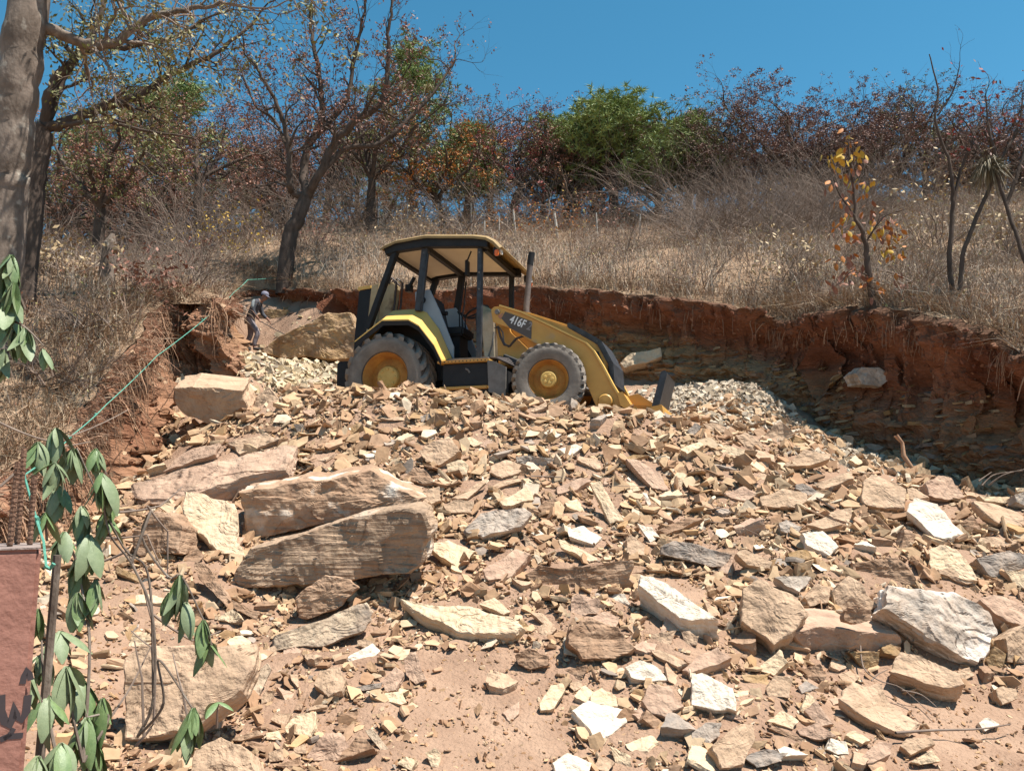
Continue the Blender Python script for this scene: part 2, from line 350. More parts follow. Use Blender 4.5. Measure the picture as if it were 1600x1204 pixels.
rightw = 1 / (1 + np.exp((tS - 7.2) * 3)); rightw = np.repeat(rightw[:, None], KR, 1).ravel()
claw = np.sin((A2.ravel() * 1.0 + .55 * (K2.ravel() - .5)) * 17 + 2.0 * vnoise(np.stack([A2.ravel()*1.2, K2.ravel(), 0*A2.ravel()], 1), 9))
disp = (.16 * fbm(q * 1.1, 4, 60) + .10 * fbm(q * np.array([7, 5, 1]), 4, 61)
        + rockband * .075 * lay + (1 - rockband) * (rightw * .055 * claw + (1 - rightw) * .05 * vnoise(q * np.array([9, 1.2, 1]), 62))
        + .20 * np.clip((K2.ravel() - .70) / .25, 0, 1) ** 2 * np.repeat((.45 + .55 / (1 + np.exp((tS - 18.0) * 3)))[:, None], KR, 1).ravel() - .30 * np.sin(np.clip((K2.ravel() - .35) / .5, 0, 1) * math.pi))
lw0 = np.repeat((1 / (1 + np.exp(-(tS - 18.5) * 3)))[:, None], KR, 1).ravel()
disp += lw0 * (.17 * fbm(q * np.array([3.2, 2.2, 1]), 4, 64) + .09 * vnoise(q * np.array([13, 1.6, 1]), 65))
disp *= np.clip((1 - K2.ravel()) / (.03 + .15 * lw0), 0, 1) * .9 + .1
disp = disp.reshape(NS, KR)
BP[:, :, 0] += nin[:, None, 0] * disp; BP[:, :, 1] += nin[:, None, 1] * disp
BP[:, :, 2] += (.03 * fbm(q * 6, 2, 63)).reshape(NS, KR) * np.clip((1 - K2) / .05, 0, 1)
soil = np.array([.165, .066, .04]); soil2 = np.array([.27, .12, .072]); rk1 = np.array([.42, .275, .155]); rk2 = np.array([.25, .165, .11]); rk3 = np.array([.36, .19, .075])
n1 = np.clip(.5 + .6 * fbm(q * 1.3, 3, 70), 0, 1)[:, None]; n2 = np.clip(.5 + .8 * lay, 0, 1)[:, None]; n3 = np.clip(.5 + fbm(q * .7, 3, 72), 0, 1)[:, None]
scol = soil * (1 - n1) + soil2 * n1
leftw = np.repeat((1 / (1 + np.exp(-(tS - 18.5) * 3)))[:, None], KR, 1).ravel()[:, None]
scol = scol * (1 - leftw) + leftw * (np.array([.19, .085, .052]) * (1 - n1) + np.array([.35, .19, .12]) * n1)
rcol = (rk1 * n2 + rk2 * (1 - n2)) * (1 - .5 * n3) + rk3 * .5 * n3
rb = (rockband * (1 - .8 * leftw[:, 0]) * (1 - .45 * rightw))[:, None]
bcol = scol * (1 - rb) + rcol * rb
dk = np.clip((K2.ravel() - .9) / .08, 0, 1)[:, None] * (1 - .6 * leftw); bcol = bcol * (1 - dk) + dk * np.array([.15, .085, .055])   # dark humus under the turf
bank = np_obj('earth_bank', BP.reshape(-1, 3), gridF(NS, KR), M['bank'], smooth=False, col=bcol)
tag(bank, 'freshly cut earth bank of red soil over layered rock around the pit', 'bank', kind='structure')
bankP = BP.copy()
print('terrain done')
# ------------------------------------------------------------ rocks
def prism_rock(name, poly, thick, cell, rough, seed, mat, fine=True):
    rng = np.random.default_rng(seed); poly = np.array(poly, float)
    ar = np.sum(poly[:, 0] * np.roll(poly[:, 1], -1) - np.roll(poly[:, 0], -1) * poly[:, 1])
    if ar < 0: poly = poly[::-1]
    per = []; corner = []
    for i in range(len(poly)):
        a, b = poly[i], poly[(i+1) % len(poly)]; k = max(1, int(round(np.linalg.norm(b - a) / cell)))
        for j in range(k): per.append(a + (b - a) * j / k); corner.append(j == 0)
    per = np.array(per); N = len(per); size = np.sqrt(abs(ar) / 2); so = rng.uniform(0, 99, 3)
    rr = np.linalg.norm(per, axis=1).mean()
    P3 = np.concatenate([per, np.zeros((N, 1))], 1)
    per = per * (1 + rough * .16 * fbm(P3 / size * 2.2 + so, 4, seed))[:, None]
    Mr = max(2, int(rr / cell)); K = max(2, int(round(thick / cell)))
    top = list(np.linspace(0, 1, Mr + 1)[1:]) ; 
    if fine: top = top[:-1] + [.965, 1.0]
    L = []
    amp = rough * min(thick * .35, size * .09); tilt = rng.normal(0, .04, 2)
    def topz(xy, f):
        p = np.concatenate([xy, np.zeros((len(xy), 1))], 1)
        z = thick / 2 + amp * fbm(p / size * 1.7 + so, 5, seed + 1) + xy @ tilt
        st = vnoise(p / size * 2.6 + so + 5, seed + 2); z += amp * .55 * (np.floor(st * 3) / 3)      # flaked steps
        if f > .99: z -= amp * .45 * (0.6 + vnoise(p / size * 7 + so, seed + 3))
        return z
    zc = topz(np.zeros((1, 2)), 0)
    V = [np.array([[0, 0, zc[0]]])]
    for f in top:
        xy = per * f; V.append(np.concatenate([xy, topz(xy, f)[:, None]], 1))
    zt = V[-1][:, 2]; bs = rng.uniform(.80, 1.0); sh = rng.normal(0, .05, 2) * size
    for s in np.linspace(0, 1, K + 1)[1:]:
        z = zt * (1 - s) + (-thick / 2) * s
        xy = per * (1 + (bs - 1) * s * s) + sh * s
        p = np.stack([xy[:, 0], xy[:, 1], z], 1)
        o = rough * (.055 * fbm(p / size * 3 + so, 4, seed + 4) + .05 * vnoise(np.stack([p[:, 0]/size*2, p[:, 1]/size*2, np.floor(p[:, 2] / max(thick, .04) * 7 + vnoise(p/size*1.5, seed+6)) * 5.1], 1), seed + 5))
        if s == 1: o = o - .05
        xy = xy * (1 + o)[:, None]; V.append(np.stack([xy[:, 0], xy[:, 1], z], 1))
    V.append(np.array([[sh[0], sh[1], -thick / 2]]))
    nl = len(V) - 2; V = np.concatenate(V); F = []
    i = np.arange(N); j = (i + 1) % N
    F.append(np.stack([0*i, 1 + i, 1 + j], 1))
    for l in range(nl - 1):
        a = 1 + l * N; F.append(np.stack([a+i, a+N+i, a+N+j], 1)); F.append(np.stack([a+i, a+N+j, a+j], 1))
    a = 1 + (nl - 1) * N; F.append(np.stack([a+i, 0*i + len(V) - 1, a+j], 1))
    return np_obj(name, V, np.concatenate(F), mat)
ZR = {1: (180, 660, 3.0769), 2: (600, 640, 4), 3: (960, 640, 4.3), 4: (1280, 700, 4.631), 5: (340, 940, 3.8095), 6: (740, 900, 3.8095), 7: (1160, 900, 3.6364), 0: (0, 0, 1)}
# sheet of the photograph, outline of the main face there, stone, tilt of that face, thickness (m), [label, short name, depth, yaw]
HERO = [
(1,[(580,335),(760,295),(990,262),(1200,250),(1465,360),(1460,420),(1180,460),(880,515),(640,570),(590,545)],'mixed',98,.62,'huge reddish-brown boulder streaked with white, lying on another boulder','upper big boulder'),
(1,[(740,580),(1020,490),(1300,430),(1420,412),(1488,428),(1500,540),(1470,650),(1400,715),(1150,765),(880,785),(605,800),(605,720),(650,610)],'ribbed',93,.6,'huge grey-brown boulder with ribbed face, undercut above a dark hollow','lower big boulder'),
(1,[(345,340),(510,375),(580,400),(590,550),(630,640),(500,630),(350,480),(325,420)],'cream',48,.14,'smooth pale cream slab leaning left of the two big boulders','smooth cream slab'),
(1,[(100,300),(300,240),(740,130),(855,110),(800,220),(640,250),(460,310),(340,345),(110,355)],'pink',38,.22,'long pinkish-tan slab running up the slope behind the cream slab','long pinkish slab'),
(1,[(90,520),(180,440),(260,430),(320,500),(300,620),(110,640)],'brown',80,.3,'rounded red-brown rock in shade below the long pinkish slab','shaded red-brown rock'),
(1,[(870,850),(920,790),(1010,735),(1130,755),(1170,790),(1090,880),(920,950),(870,940)],'mixed',82,.3,'knobbly brown rock propping up the undercut boulder','propping rock'),
(1,[(775,1020),(1000,940),(1215,855),(1250,940),(1200,1000),(1000,1070),(790,1085)],'palestreak',72,.16,'long grey-and-cream streaked slab lying below the undercut boulder','streaked slab'),
(1,[(370,650),(430,670),(560,850),(540,890),(400,750)],'brown',60,.1,None,None),
(1,[(560,850),(690,910),(680,950),(570,890)],'brown',60,.08,None,None),
(1,[(235,225),(330,140),(500,100),(480,150),(380,180)],'pink',55,.14,None,None),
(1,[(540,90),(720,60),(790,90),(600,140)],'tan',45,.12,None,None),
(1,[(610,300),(700,260),(760,250),(860,240),(760,290),(640,320)],'tan',40,.1,None,None),
(2,[(225,250),(300,200),(420,185),(490,260),(380,320),(340,345),(250,330)],'tan',62,.2,'bulky tan rock highest of the larger stones in mid-slope','bulky tan rock'),
(2,[(390,345),(490,300),(525,350),(510,400),(430,420),(400,390)],'cream',65,.14,None,None),
(2,[(130,410),(190,355),(260,380),(325,450),(240,465),(140,435)],'brown',60,.12,None,None),
(2,[(660,340),(760,305),(900,360),(840,400),(740,420),(670,385)],'tan',48,.1,None,None),
(2,[(825,295),(860,280),(1080,310),(1090,360),(960,355),(835,330)],'greywhite',88,.16,'flat whitish stone jutting over a dark gap in mid-slope','jutting whitish stone'),
(2,[(1290,445),(1350,440),(1500,710),(1410,700)],'cream',58,.07,'narrow pale yellow stone plank pointing straight upslope','pale stone plank'),
(2,[(530,740),(600,640),(870,600),(935,640),(850,720),(620,800),(540,770)],'greywhite',60,.2,'lumpy white-grey rock right of the undercut boulder','lumpy white rock'),
(2,[(265,840),(400,810),(585,890),(470,985),(350,920)],'cream',40,.07,'flat tan flagstone beside the right end of the undercut boulder','tan flagstone'),
(2,[(610,1000),(820,870),(930,890),(800,1030),(650,1065)],'pink',50,.14,None,'pink wedge'),
(2,[(870,1030),(960,970),(1100,990),(1540,940),(1575,1080),(1500,1120),(1000,1110),(870,1060)],'brown',80,.3,'long rugged brown rock in the middle of the rubble','long brown rock'),
(2,[(1085,810),(1130,810),(1350,940),(1280,950),(1110,850)],'cream',50,.05,None,None),
(2,[(1140,740),(1250,720),(1370,790),(1310,840),(1150,790)],'white',45,.07,None,'cream-white flake'),
(2,[(150,520),(340,480),(350,560),(250,610),(230,540)],'tan',60,.14,None,None),
(2,[(380,600),(430,560),(560,570),(540,640),(400,640)],'tan',60,.12,None,None),
(2,[(430,555),(650,415),(640,450),(520,560)],'tan',50,.05,None,None),
(2,[(630,510),(720,450),(880,415),(870,440),(760,470),(650,525)],'tan',50,.05,None,None),
(2,[(1080,480),(1230,420),(1300,440),(1200,500),(1090,520)],'pink',45,.08,None,None),
(2,[(720,580),(890,480),(940,560),(760,610)],'cream',50,.08,None,None),
(2,[(960,610),(1060,540),(1110,560),(1090,650),(980,650)],'brown',60,.1,None,None),
(2,[(590,90),(730,60),(740,80),(640,120)],'cream',50,.06,None,None),
(2,[(480,195),(540,165),(620,210),(560,230)],'cream',45,.06,None,None),
(2,[(220,70),(250,30),(330,20),(320,65),(230,80)],'grey',70,.12,None,None),
(2,[(1000,150),(1040,110),(1110,150),(1080,175)],'white',60,.08,None,None),
(2,[(1080,250),(1200,210),(1250,230),(1160,290)],'white',50,.08,None,None),
(2,[(1510,310),(1600,330),(1650,440),(1540,360)],'brown',55,.08,None,None),
(2,[(920,770),(970,750),(1020,785),(980,800)],'white',50,.05,None,None),
(3,[(80,335),(150,340),(300,420),(365,530),(260,520),(150,410)],'pink',50,.09,'long brown plank-like slab slanting down to the right above centre','slanting brown plank'),
(3,[(310,920),(400,870),(700,940),(790,970),(770,1060),(640,1050),(480,1010),(310,970)],'grey',75,.2,'dark grey long rock with a broken blackish end','dark grey rock'),
(3,[(980,580),(1130,530),(1290,560),(1300,620),(1220,670),(1000,640)],'tan',58,.14,'broad tan flat rock with a crack, upper right of the rubble','cracked tan rock'),
(3,[(1215,500),(1260,490),(1390,555),(1340,590),(1220,530)],'grey',60,.08,None,None),
(3,[(1140,370),(1280,270),(1450,300),(1440,330),(1300,370),(1160,380)],'tan',55,.14,None,'layered tan wedge'),
(3,[(1000,170),(1110,75),(1220,155),(1140,210),(1010,195)],'tan',82,.18,'pointed tan rock standing up at the right end of the crest','pointed crest rock'),
(3,[(1150,210),(1210,170),(1275,210),(1250,260)],'ochre',75,.1,None,None),
(3,[(820,180),(880,150),(970,200),(1000,270),(880,260)],'tan',70,.16,None,None),
(3,[(590,95),(720,90),(760,150),(640,150)],'tan',70,.14,None,None),
(3,[(490,140),(540,90),(590,110),(530,180)],'grey',70,.1,None,None),
(3,[(700,260),(750,235),(880,265),(870,310),(710,290)],'cream',65,.12,None,None),
(3,[(380,480),(420,420),(490,430),(440,530),(390,530)],'cream',55,.06,None,None),
(3,[(280,810),(500,720),(600,730),(480,780),(340,840)],'brown',50,.07,None,'brown plank'),
(3,[(730,560),(870,510),(960,560),(880,620),(780,590)],'pink',50,.08,None,None),
(3,[(50,480),(130,490),(180,540),(100,560)],'cream',50,.08,None,None),
(3,[(150,760),(250,790),(300,850),(240,890)],'white',55,.06,None,None),
(3,[(80,870),(110,830),(210,910),(200,980),(90,960)],'tan',65,.14,None,None),
(3,[(1100,760),(1150,730),(1270,790),(1220,850),(1120,810)],'greywhite',60,.14,None,None),
(3,[(810,960),(880,940),(1060,1020),(1060,1070),(900,1040)],'tan',65,.12,None,None),
(3,[(1340,500),(1600,400),(1600,460),(1400,540)],'tan',50,.08,None,None),
(3,[(1260,830),(1400,810),(1520,920),(1440,970),(1300,910)],'white',48,.1,'wide cream slab with a dark grey corner chip, right of centre','wide cream slab'),
(3,[(1280,770),(1420,720),(1530,770),(1400,800)],'tan',45,.1,None,None),
(3,[(1430,690),(1600,650),(1600,730),(1470,720)],'tan',55,.1,None,None),
(3,[(1160,960),(1290,930),(1340,990),(1200,1030)],'ochre',60,.1,None,None),
(3,[(30,330),(130,300),(230,310),(120,330)],'ochre',50,.04,None,None),
(3,[(190,560),(220,560),(260,660),(245,690)],'white',60,.04,None,None),
(4,[(320,240),(380,190),(460,210),(615,290),(625,430),(320,400)],'tan',52,.26,'squared tan block like a big brick at the upper right','squared tan block'),
(4,[(640,460),(700,345),(860,390),(960,500),(1050,610),(960,665),(830,640),(720,530)],'white',46,.1,'bright cream-white oval slab tilted beside the squared block','bright oval slab'),
(4,[(790,740),(880,705),(1010,740),(1100,860),(1140,950),(1080,960),(800,890)],'cream',56,.16,'pale faceted rock just under the bright oval slab','pale faceted rock'),
(4,[(220,830),(440,790),(560,800),(740,950),(700,990),(300,990)],'brown',82,.28,'flaky orange-brown layered rock below the squared tan block','flaky layered rock'),
(4,[(770,250),(870,190),(960,210),(1060,350),(940,370),(800,340)],'pink',62,.16,'pinkish cross-grained rock at the foot of the right bank','cross-grained rock'),
(4,[(1110,390),(1200,385),(1390,430),(1500,500),(1500,570),(1300,545),(1200,480)],'tan',42,.1,'thin tan slab at the right edge under the bank','thin right-edge slab'),
(4,[(1120,640),(1250,640),(1450,680),(1380,715),(1180,700)],'tan',50,.09,None,None),
(4,[(1150,800),(1380,730),(1520,760),(1520,850),(1300,930),(1240,930)],'grey',72,.25,'big grey-topped rock cut by the right edge of the picture','grey right-edge rock'),
(4,[(1350,880),(1520,890),(1520,1030),(1420,980)],'cream',60,.12,None,None),
(4,[(90,1050),(130,970),(220,930),(330,1010),(420,1140),(300,1200),(140,1180)],'tan',70,.24,'upright orange-tan rock with a hollow face behind the shelf slab','hollow-faced rock'),
(4,[(590,720),(620,590),(705,620),(660,740)],'brown',75,.1,None,None),
(4,[(1020,540),(1110,480),(1180,600),(1100,620)],'brown',70,.1,None,None),
(4,[(50,470),(190,450),(310,540),(200,540)],'tan',45,.06,None,None),
(4,[(1160,345),(1380,350),(1370,400),(1200,380)],'cream',65,.1,None,None),
(4,[(1410,340),(1520,310),(1520,430),(1420,390)],'greywhite',70,.14,None,None),
(5,[(580,490),(600,400),(720,390),(770,460),(740,530),(660,560)],'tan',52,.12,'rounded tan stone below the streaked slab','rounded tan stone'),
(5,[(975,480),(1060,390),(1110,420),(1060,520),(1000,540)],'pink',55,.05,None,'pink leaf-shaped stone'),
(5,[(1105,330),(1180,300),(1240,460),(1180,485),(1120,430)],'pink',60,.1,None,None),
(5,[(400,740),(450,670),(580,645),(575,740),(550,800),(410,780)],'cream',52,.12,'cream wedge-shaped stone near the lower left corner','cream wedge'),
(5,[(310,700),(340,660),(440,660),(400,740)],'tan',50,.06,None,None),
(5,[(290,780),(370,760),(380,820),(295,815)],'cream',60,.06,None,None),
(5,[(70,820),(240,760),(260,790),(130,825)],'tan',60,.05,None,None),
(5,[(170,830),(300,850),(300,900),(190,860)],'brown',60,.06,None,None),
(5,[(870,760),(920,750),(1015,870),(980,890)],'palestreak',60,.06,None,None),
(5,[(770,510),(970,480),(970,510),(780,540)],'grey',70,.05,None,None),
(0,[(296,1215),(302,1172),(345,1150),(388,1172),(404,1215)],'tan',55,.2,'tan boulder cut by the bottom edge at lower left','bottom-edge boulder'),
(5,[(830,230),(880,220),(945,250),(920,280),(835,260)],'tan',55,.06,None,None),
(5,[(1065,960),(1120,920),(1180,940),(1150,1000)],'cream',55,.06,None,None),
(5,[(1240,900),(1290,870),(1330,900),(1310,980),(1270,980)],'cream',65,.06,None,None),
(5,[(720,660),(830,650),(830,710),(740,700)],'brown',65,.06,None,None),
(5,[(690,740),(770,725),(785,770),(710,775)],'brown',60,.05,None,None),
(5,[(450,870),(520,840),(530,900),(460,900)],'tan',60,.06,None,None),
(5,[(300,900),(370,870),(380,940),(310,950)],'tan',70,.06,None,None),
(5,[(350,970),(480,920),(490,970),(420,1000)],'brown',60,.06,None,None),
(5,[(260,560),(290,520),(330,530),(310,590),(260,610)],'tan',70,.05,None,None),
(0,[(630,932),(660,938),(735,950),(800,968),(826,985),(770,992),(715,986),(665,962)],'cream',36,.15,'boat-shaped pale slab resting above the bare dirt patch','boat-shaped slab'),
(6,[(985,-20),(1060,-15),(1230,100),(1450,260),(1280,265),(1230,250),(1090,130),(980,40)],'white',40,.26,'long whitish squared block sloping down to the right','long whitish block'),
(6,[(570,290),(700,250),(860,300),(950,420),(840,490),(640,500),(560,400)],'brown',70,.26,'crumbly red-brown clod-like rock above the white triangular slab','crumbly red-brown rock'),
(6,[(250,470),(330,425),(440,470),(450,530),(340,555),(260,520)],'brown',70,.14,None,'rough brown clod'),
(6,[(900,540),(990,500),(1130,550),(1155,610),(1060,625),(940,600)],'white',50,.1,None,None),
(6,[(590,800),(690,750),(890,790),(900,870),(740,980),(690,910)],'white',32,.06,'bright white triangular slab on the bare dirt','white triangular slab'),
(6,[(700,710),(760,655),(910,750),(860,780),(700,750)],'cream',48,.06,None,None),
(6,[(390,760),(460,640),(530,630),(550,670),(480,790),(400,800)],'cream',50,.1,'elongated cream stone standing alone on the bare dirt','lone cream stone'),
(6,[(1000,740),(1050,640),(1160,650),(1250,770),(1150,840),(1060,810)],'pink',50,.12,'pinkish faceted rock right of the white triangular slab','pinkish faceted rock'),
(6,[(1285,580),(1360,570),(1540,660),(1570,800),(1440,800),(1300,760)],'white',52,.2,'chunky white block with a split base at bottom centre right','chunky white block'),
(6,[(1290,930),(1380,870),(1470,870),(1470,940),(1390,1000),(1300,990)],'greywhite',65,.12,None,None),
(0,[(1110,1165),(1150,1135),(1176,1130),(1180,1155),(1165,1192),(1128,1200)],'tan',55,.14,'tan cube-like stone near the bottom, below the chunky white block','tan cube-like stone'),
(6,[(465,1105),(560,1040),(690,1110),(680,1170),(500,1170)],'white',48,.1,'white stone cut by the bottom edge near centre','white bottom-edge stone'),
(6,[(715,1130),(750,1065),(840,1105),(800,1165)],'tan',50,.05,None,None),
(6,[(1060,440),(1110,425),(1270,520),(1210,540),(1090,470)],'tan',38,.09,None,None),
(6,[(1250,560),(1330,480),(1460,410),(1530,480),(1400,540),(1290,580)],'pink',45,.1,None,None),
(6,[(700,240),(780,210),(870,250),(850,300),(740,290)],'pink',45,.06,None,None),
(6,[(915,300),(980,260),(1000,310),(950,340)],'tan',55,.04,None,None),
(6,[(340,220),(400,210),(490,290),(440,300)],'tan',45,.05,None,None),
(6,[(40,160),(120,120),(220,210),(180,230)],'cream',50,.06,None,None),
(6,[(920,810),(1000,780),(1040,810),(1020,870)],'pink',45,.05,None,None),
(6,[(170,810),(270,745),(270,820),(220,860)],'pink',35,.025,None,None),
(6,[(540,630),(640,620),(650,655),(600,685)],'tan',45,.05,None,None),
(6,[(945,740),(1000,670),(1050,660),(1030,700),(980,740)],'brown',55,.05,None,None),
(7,[(-10,60),(90,10),(200,60),(300,100),(380,200),(280,330),(180,390),(60,300),(-10,250)],'tan',60,.4,'large angular tan boulder left of the shelf slab','large angular boulder'),
(7,[(285,320),(450,290),(700,310),(860,320),(880,420),(600,435),(330,430)],'pink',110,.34,'flat shelf-like slab overhanging a dark gap at lower right','shelf slab'),
(7,[(820,190),(900,65),(1100,60),(1240,90),(1420,190),(1490,320),(1380,500),(1300,480),(1100,370),(930,270)],'greywhite',66,.4,'largest grey-white boulder at the right side','grey-white boulder'),
(7,[(570,190),(640,165),(735,190),(740,250),(640,275),(590,250)],'brown',78,.12,'small brown stone sitting on top of the shelf slab',None,'top'),
(7,[(850,540),(910,425),(1010,450),(1240,560),(1255,620),(1140,640),(1000,600)],'tan',46,.28,'chunky tan block below the grey-white boulder','chunky tan block'),
(7,[(535,685),(620,590),(760,620),(990,830),(940,900),(800,860),(640,770)],'tan',42,.1,'large flat tan slab lying by the dirt track with twigs on it','large flat tan slab'),
(7,[(1430,640),(1480,620),(1560,640),(1570,690),(1480,730)],'tan',60,.12,None,None),
(7,[(1340,830),(1400,795),(1465,835),(1380,880)],'white',50,.07,None,None),
(7,[(965,1050),(1080,980),(1120,1050),(1010,1070)],'cream',60,.08,None,None),
(7,[(900,960),(930,920),(1070,920),(1100,950),(960,1010)],'tan',50,.1,None,None),
(7,[(640,1050),(780,930),(850,950),(840,1010),(740,1060)],'pink',50,.12,None,'pink bottom rock'),
(7,[(480,980),(500,915),(590,935),(610,1010),(540,1015)],'white',60,.06,None,None),
(7,[(580,900),(640,870),(730,930),(680,950)],'cream',50,.07,None,None),
(7,[(140,640),(190,560),(290,570),(270,690),(150,680)],'tan',65,.12,None,None),
(7,[(80,520),(210,420),(260,490),(180,560),(110,540)],'cream',55,.1,None,None),
(7,[(350,760),(420,710),(520,840),(440,850)],'pink',55,.09,None,None),
(7,[(310,870),(420,830),(540,910),(420,925),(330,900)],'pink',60,.1,None,None),
(7,[(150,860),(170,845),(355,925),(335,945)],'brown',60,.05,None,None),
(7,[(150,820),(230,760),(320,820),(290,870)],'cream',55,.1,None,None),
(7,[(20,1030),(120,980),(260,1000),(230,1050),(80,1085)],'grey',65,.1,None,None),
(7,[(350,120),(420,40),(500,60),(490,150),(390,165)],'tan',65,.14,None,None),
(7,[(170,0),(390,0),(330,90),(260,50)],'greywhite',50,.12,None,None),
(7,[(1340,130),(1440,100),(1620,170),(1620,290),(1500,260),(1420,190)],'pink',58,.2,None,'pink right-edge rock'),
(7,[(1390,480),(1430,400),(1500,440),(1480,520),(1400,520)],'ochre',75,.14,None,None),
(7,[(1490,350),(1620,270),(1620,490),(1510,490)],'tan',75,.22,None,None),
(7,[(600,430),(780,430),(780,500),(700,540)],'ochre',85,.16,None,None),
(7,[(350,520),(440,500),(480,560),(460,610),(370,590)],'brown',75,.12,None,None),
(7,[(1220,540),(1290,515),(1320,560),(1260,590)],'tan',55,.08,None,None),
(0,[(190,1025),(215,1002),(300,1008),(400,1005),(378,1080),(345,1112),(280,1140),(190,1152),(185,1090)],'tan',62,.22,'broad flat-faced stone slab behind the hanging leaves at lower left','lower-left slab'),
(0,[(388,1085),(402,1050),(418,1035),(425,1045),(405,1085),(395,1095)],'palestreak',65,.05,None,None),
(0,[(271,606),(300,600),(380,610),(389,640),(375,655),(330,666),(292,652),(275,630)],'tan',112,.8,'big tan boulder with lit top at the foot of the left bank','big left boulder',None,10.7),
(0,[(395,640),(400,615),(420,604),(437,625),(425,647)],'tan',75,.25,'broken tan chunk right against the big left boulder','broken chunk',None,10.7),
(0,[(405,548),(430,528),(470,508),(510,489),(540,492),(574,520),(577,560),(440,560)],'ochre',96,1.6,'large domed ochre outcrop with layered face behind the loader','ochre outcrop',None,15.6),
(0,[(404,492),(420,482),(452,484),(456,503),(410,505)],'ochre',98,.6,'square brown ledge block just behind the person','brown ledge block',None,19.9),
(0,[(456,500),(470,483),(492,482),(490,498)],'tan',95,.4,'smaller ledge block right of the brown ledge block','small ledge block',None,19.4),
(0,[(368,580),(382,566),(402,562),(406,574),(388,584)],'grey',60,.2,'flat grey stone below the feet of the person','grey foot stone',None,14.6),
(0,[(385,590),(420,584),(442,592),(420,602),(392,602)],'white',55,.15,'white flat stone on the yellowish scree','white scree stone',None,13.2),
(0,[(340,478),(352,470),(372,474),(368,490),(345,490)],'greywhite',90,.5,'pale stone on the bank edge behind the back of the person','pale bank stone',None,18.2),
(0,[(1334,582),(1345,572),(1375,574),(1402,590),(1375,602),(1345,600)],'greywhite',92,.5,'whitish stone sticking out of the shaded right bank','embedded bank stone',None,12.0),
(0,[(968,566),(985,552),(1032,543),(1036,556),(1010,566),(975,574)],'cream',70,.4,'pale slab jutting from the layered bank behind the loader bucket','jutting bank slab',None,14.85),
(0,[(1250,1110),(1262,1080),(1276,1090),(1270,1125)],'cream',70,.04,None,None),
]
COLW = {'tan': 'tan', 'cream': 'cream', 'white': 'white', 'pink': 'pinkish', 'brown': 'brown', 'grey': 'grey', 'ochre': 'orange-tan', 'palestreak': 'streaked grey', 'mixed': 'mottled brown', 'greywhite': 'grey-white'}
LAND = []; ROCKS = []; USED = {}
def frame(tilt, yaw):
    t, y = R(tilt), R(yaw); n = np.array([math.sin(y)*math.sin(t), -math.cos(y)*math.sin(t), math.cos(t)])
    ex = np.array([math.cos(y), math.sin(y), 0]); return ex, np.cross(n, ex), n
occ = []
for hi, h in enumerate(HERO):
    reg, poly, mk, tilt, th, label, short = h[:7]; ox, oy, sc = ZR[reg]
    pp = [(ox + x / sc, oy + y / sc) for x, y in poly]
    lo = max(pp, key=lambda q: q[1]); cu = sum(q[0] for q in pp) / len(pp); cv = sum(q[1] for q in pp) / len(pp)
    extra = h[7] if len(h) > 7 else None; dep = h[8] if len(h) > 8 else None
    rg = random.Random(hi); yaw = rg.uniform(-14, 14)
    if dep is None:
        d = hitW(lo[0], lo[1] + 2); drop = max(0, th * math.cos(R(tilt)) * FPX / d)
        d = hitW(lo[0], lo[1] + 2 + drop * .8) + .02
        if extra == 'top': d = ROCKS[-3]['d'] + .1
    else: d = dep
    ex, ey, n = frame(tilt, yaw); A = px(lo[0], lo[1], d); O3 = np.array([0, 0, CZ]); pts = []
    for u, v in pp:
        r = ray(u, v); t = ((A - O3) @ n) / (r @ n); pts.append(O3 + r * t)
    pts = np.array(pts)
    lim = np.abs((pts - A) @ ey).max()
    cen = pts.mean(0); q = np.stack([(pts - cen) @ ex, (pts - cen) @ ey], 1)
    big = (max(q[0] for q in pp) - min(q[0] for q in pp))
    cell = max(.012, 3.6 * d / FPX) if big > 60 else max(.014, 4.2 * d / FPX)
    nm = 'boulder' if big > 110 or th > .3 else ('flat_stone' if th < .12 and big > 40 else 'rock')
    o = prism_rock(nm, q, th, cell, 1.0 if mk in ('brown', 'mixed', 'greywhite', 'grey') else .75, 100 + hi * 7, M[mk])
    mat = Matrix(((ex[0], ey[0], n[0], 0), (ex[1], ey[1], n[1], 0), (ex[2], ey[2], n[2], 0), (0, 0, 0, 1)))
    o.matrix_world = Matrix.Translation(Vector(cen - n * th / 2)) @ mat
    rec = dict(hh=max(q[1] for q in pp) - min(q[1] for q in pp), o=o, u=cu, v=cv, w=big, mk=mk, th=th, label=label, short=short, d=d); ROCKS.append(rec); occ.append((cu, cv, big / 2))
    if short: LAND.append((cu, cv, short, rec))
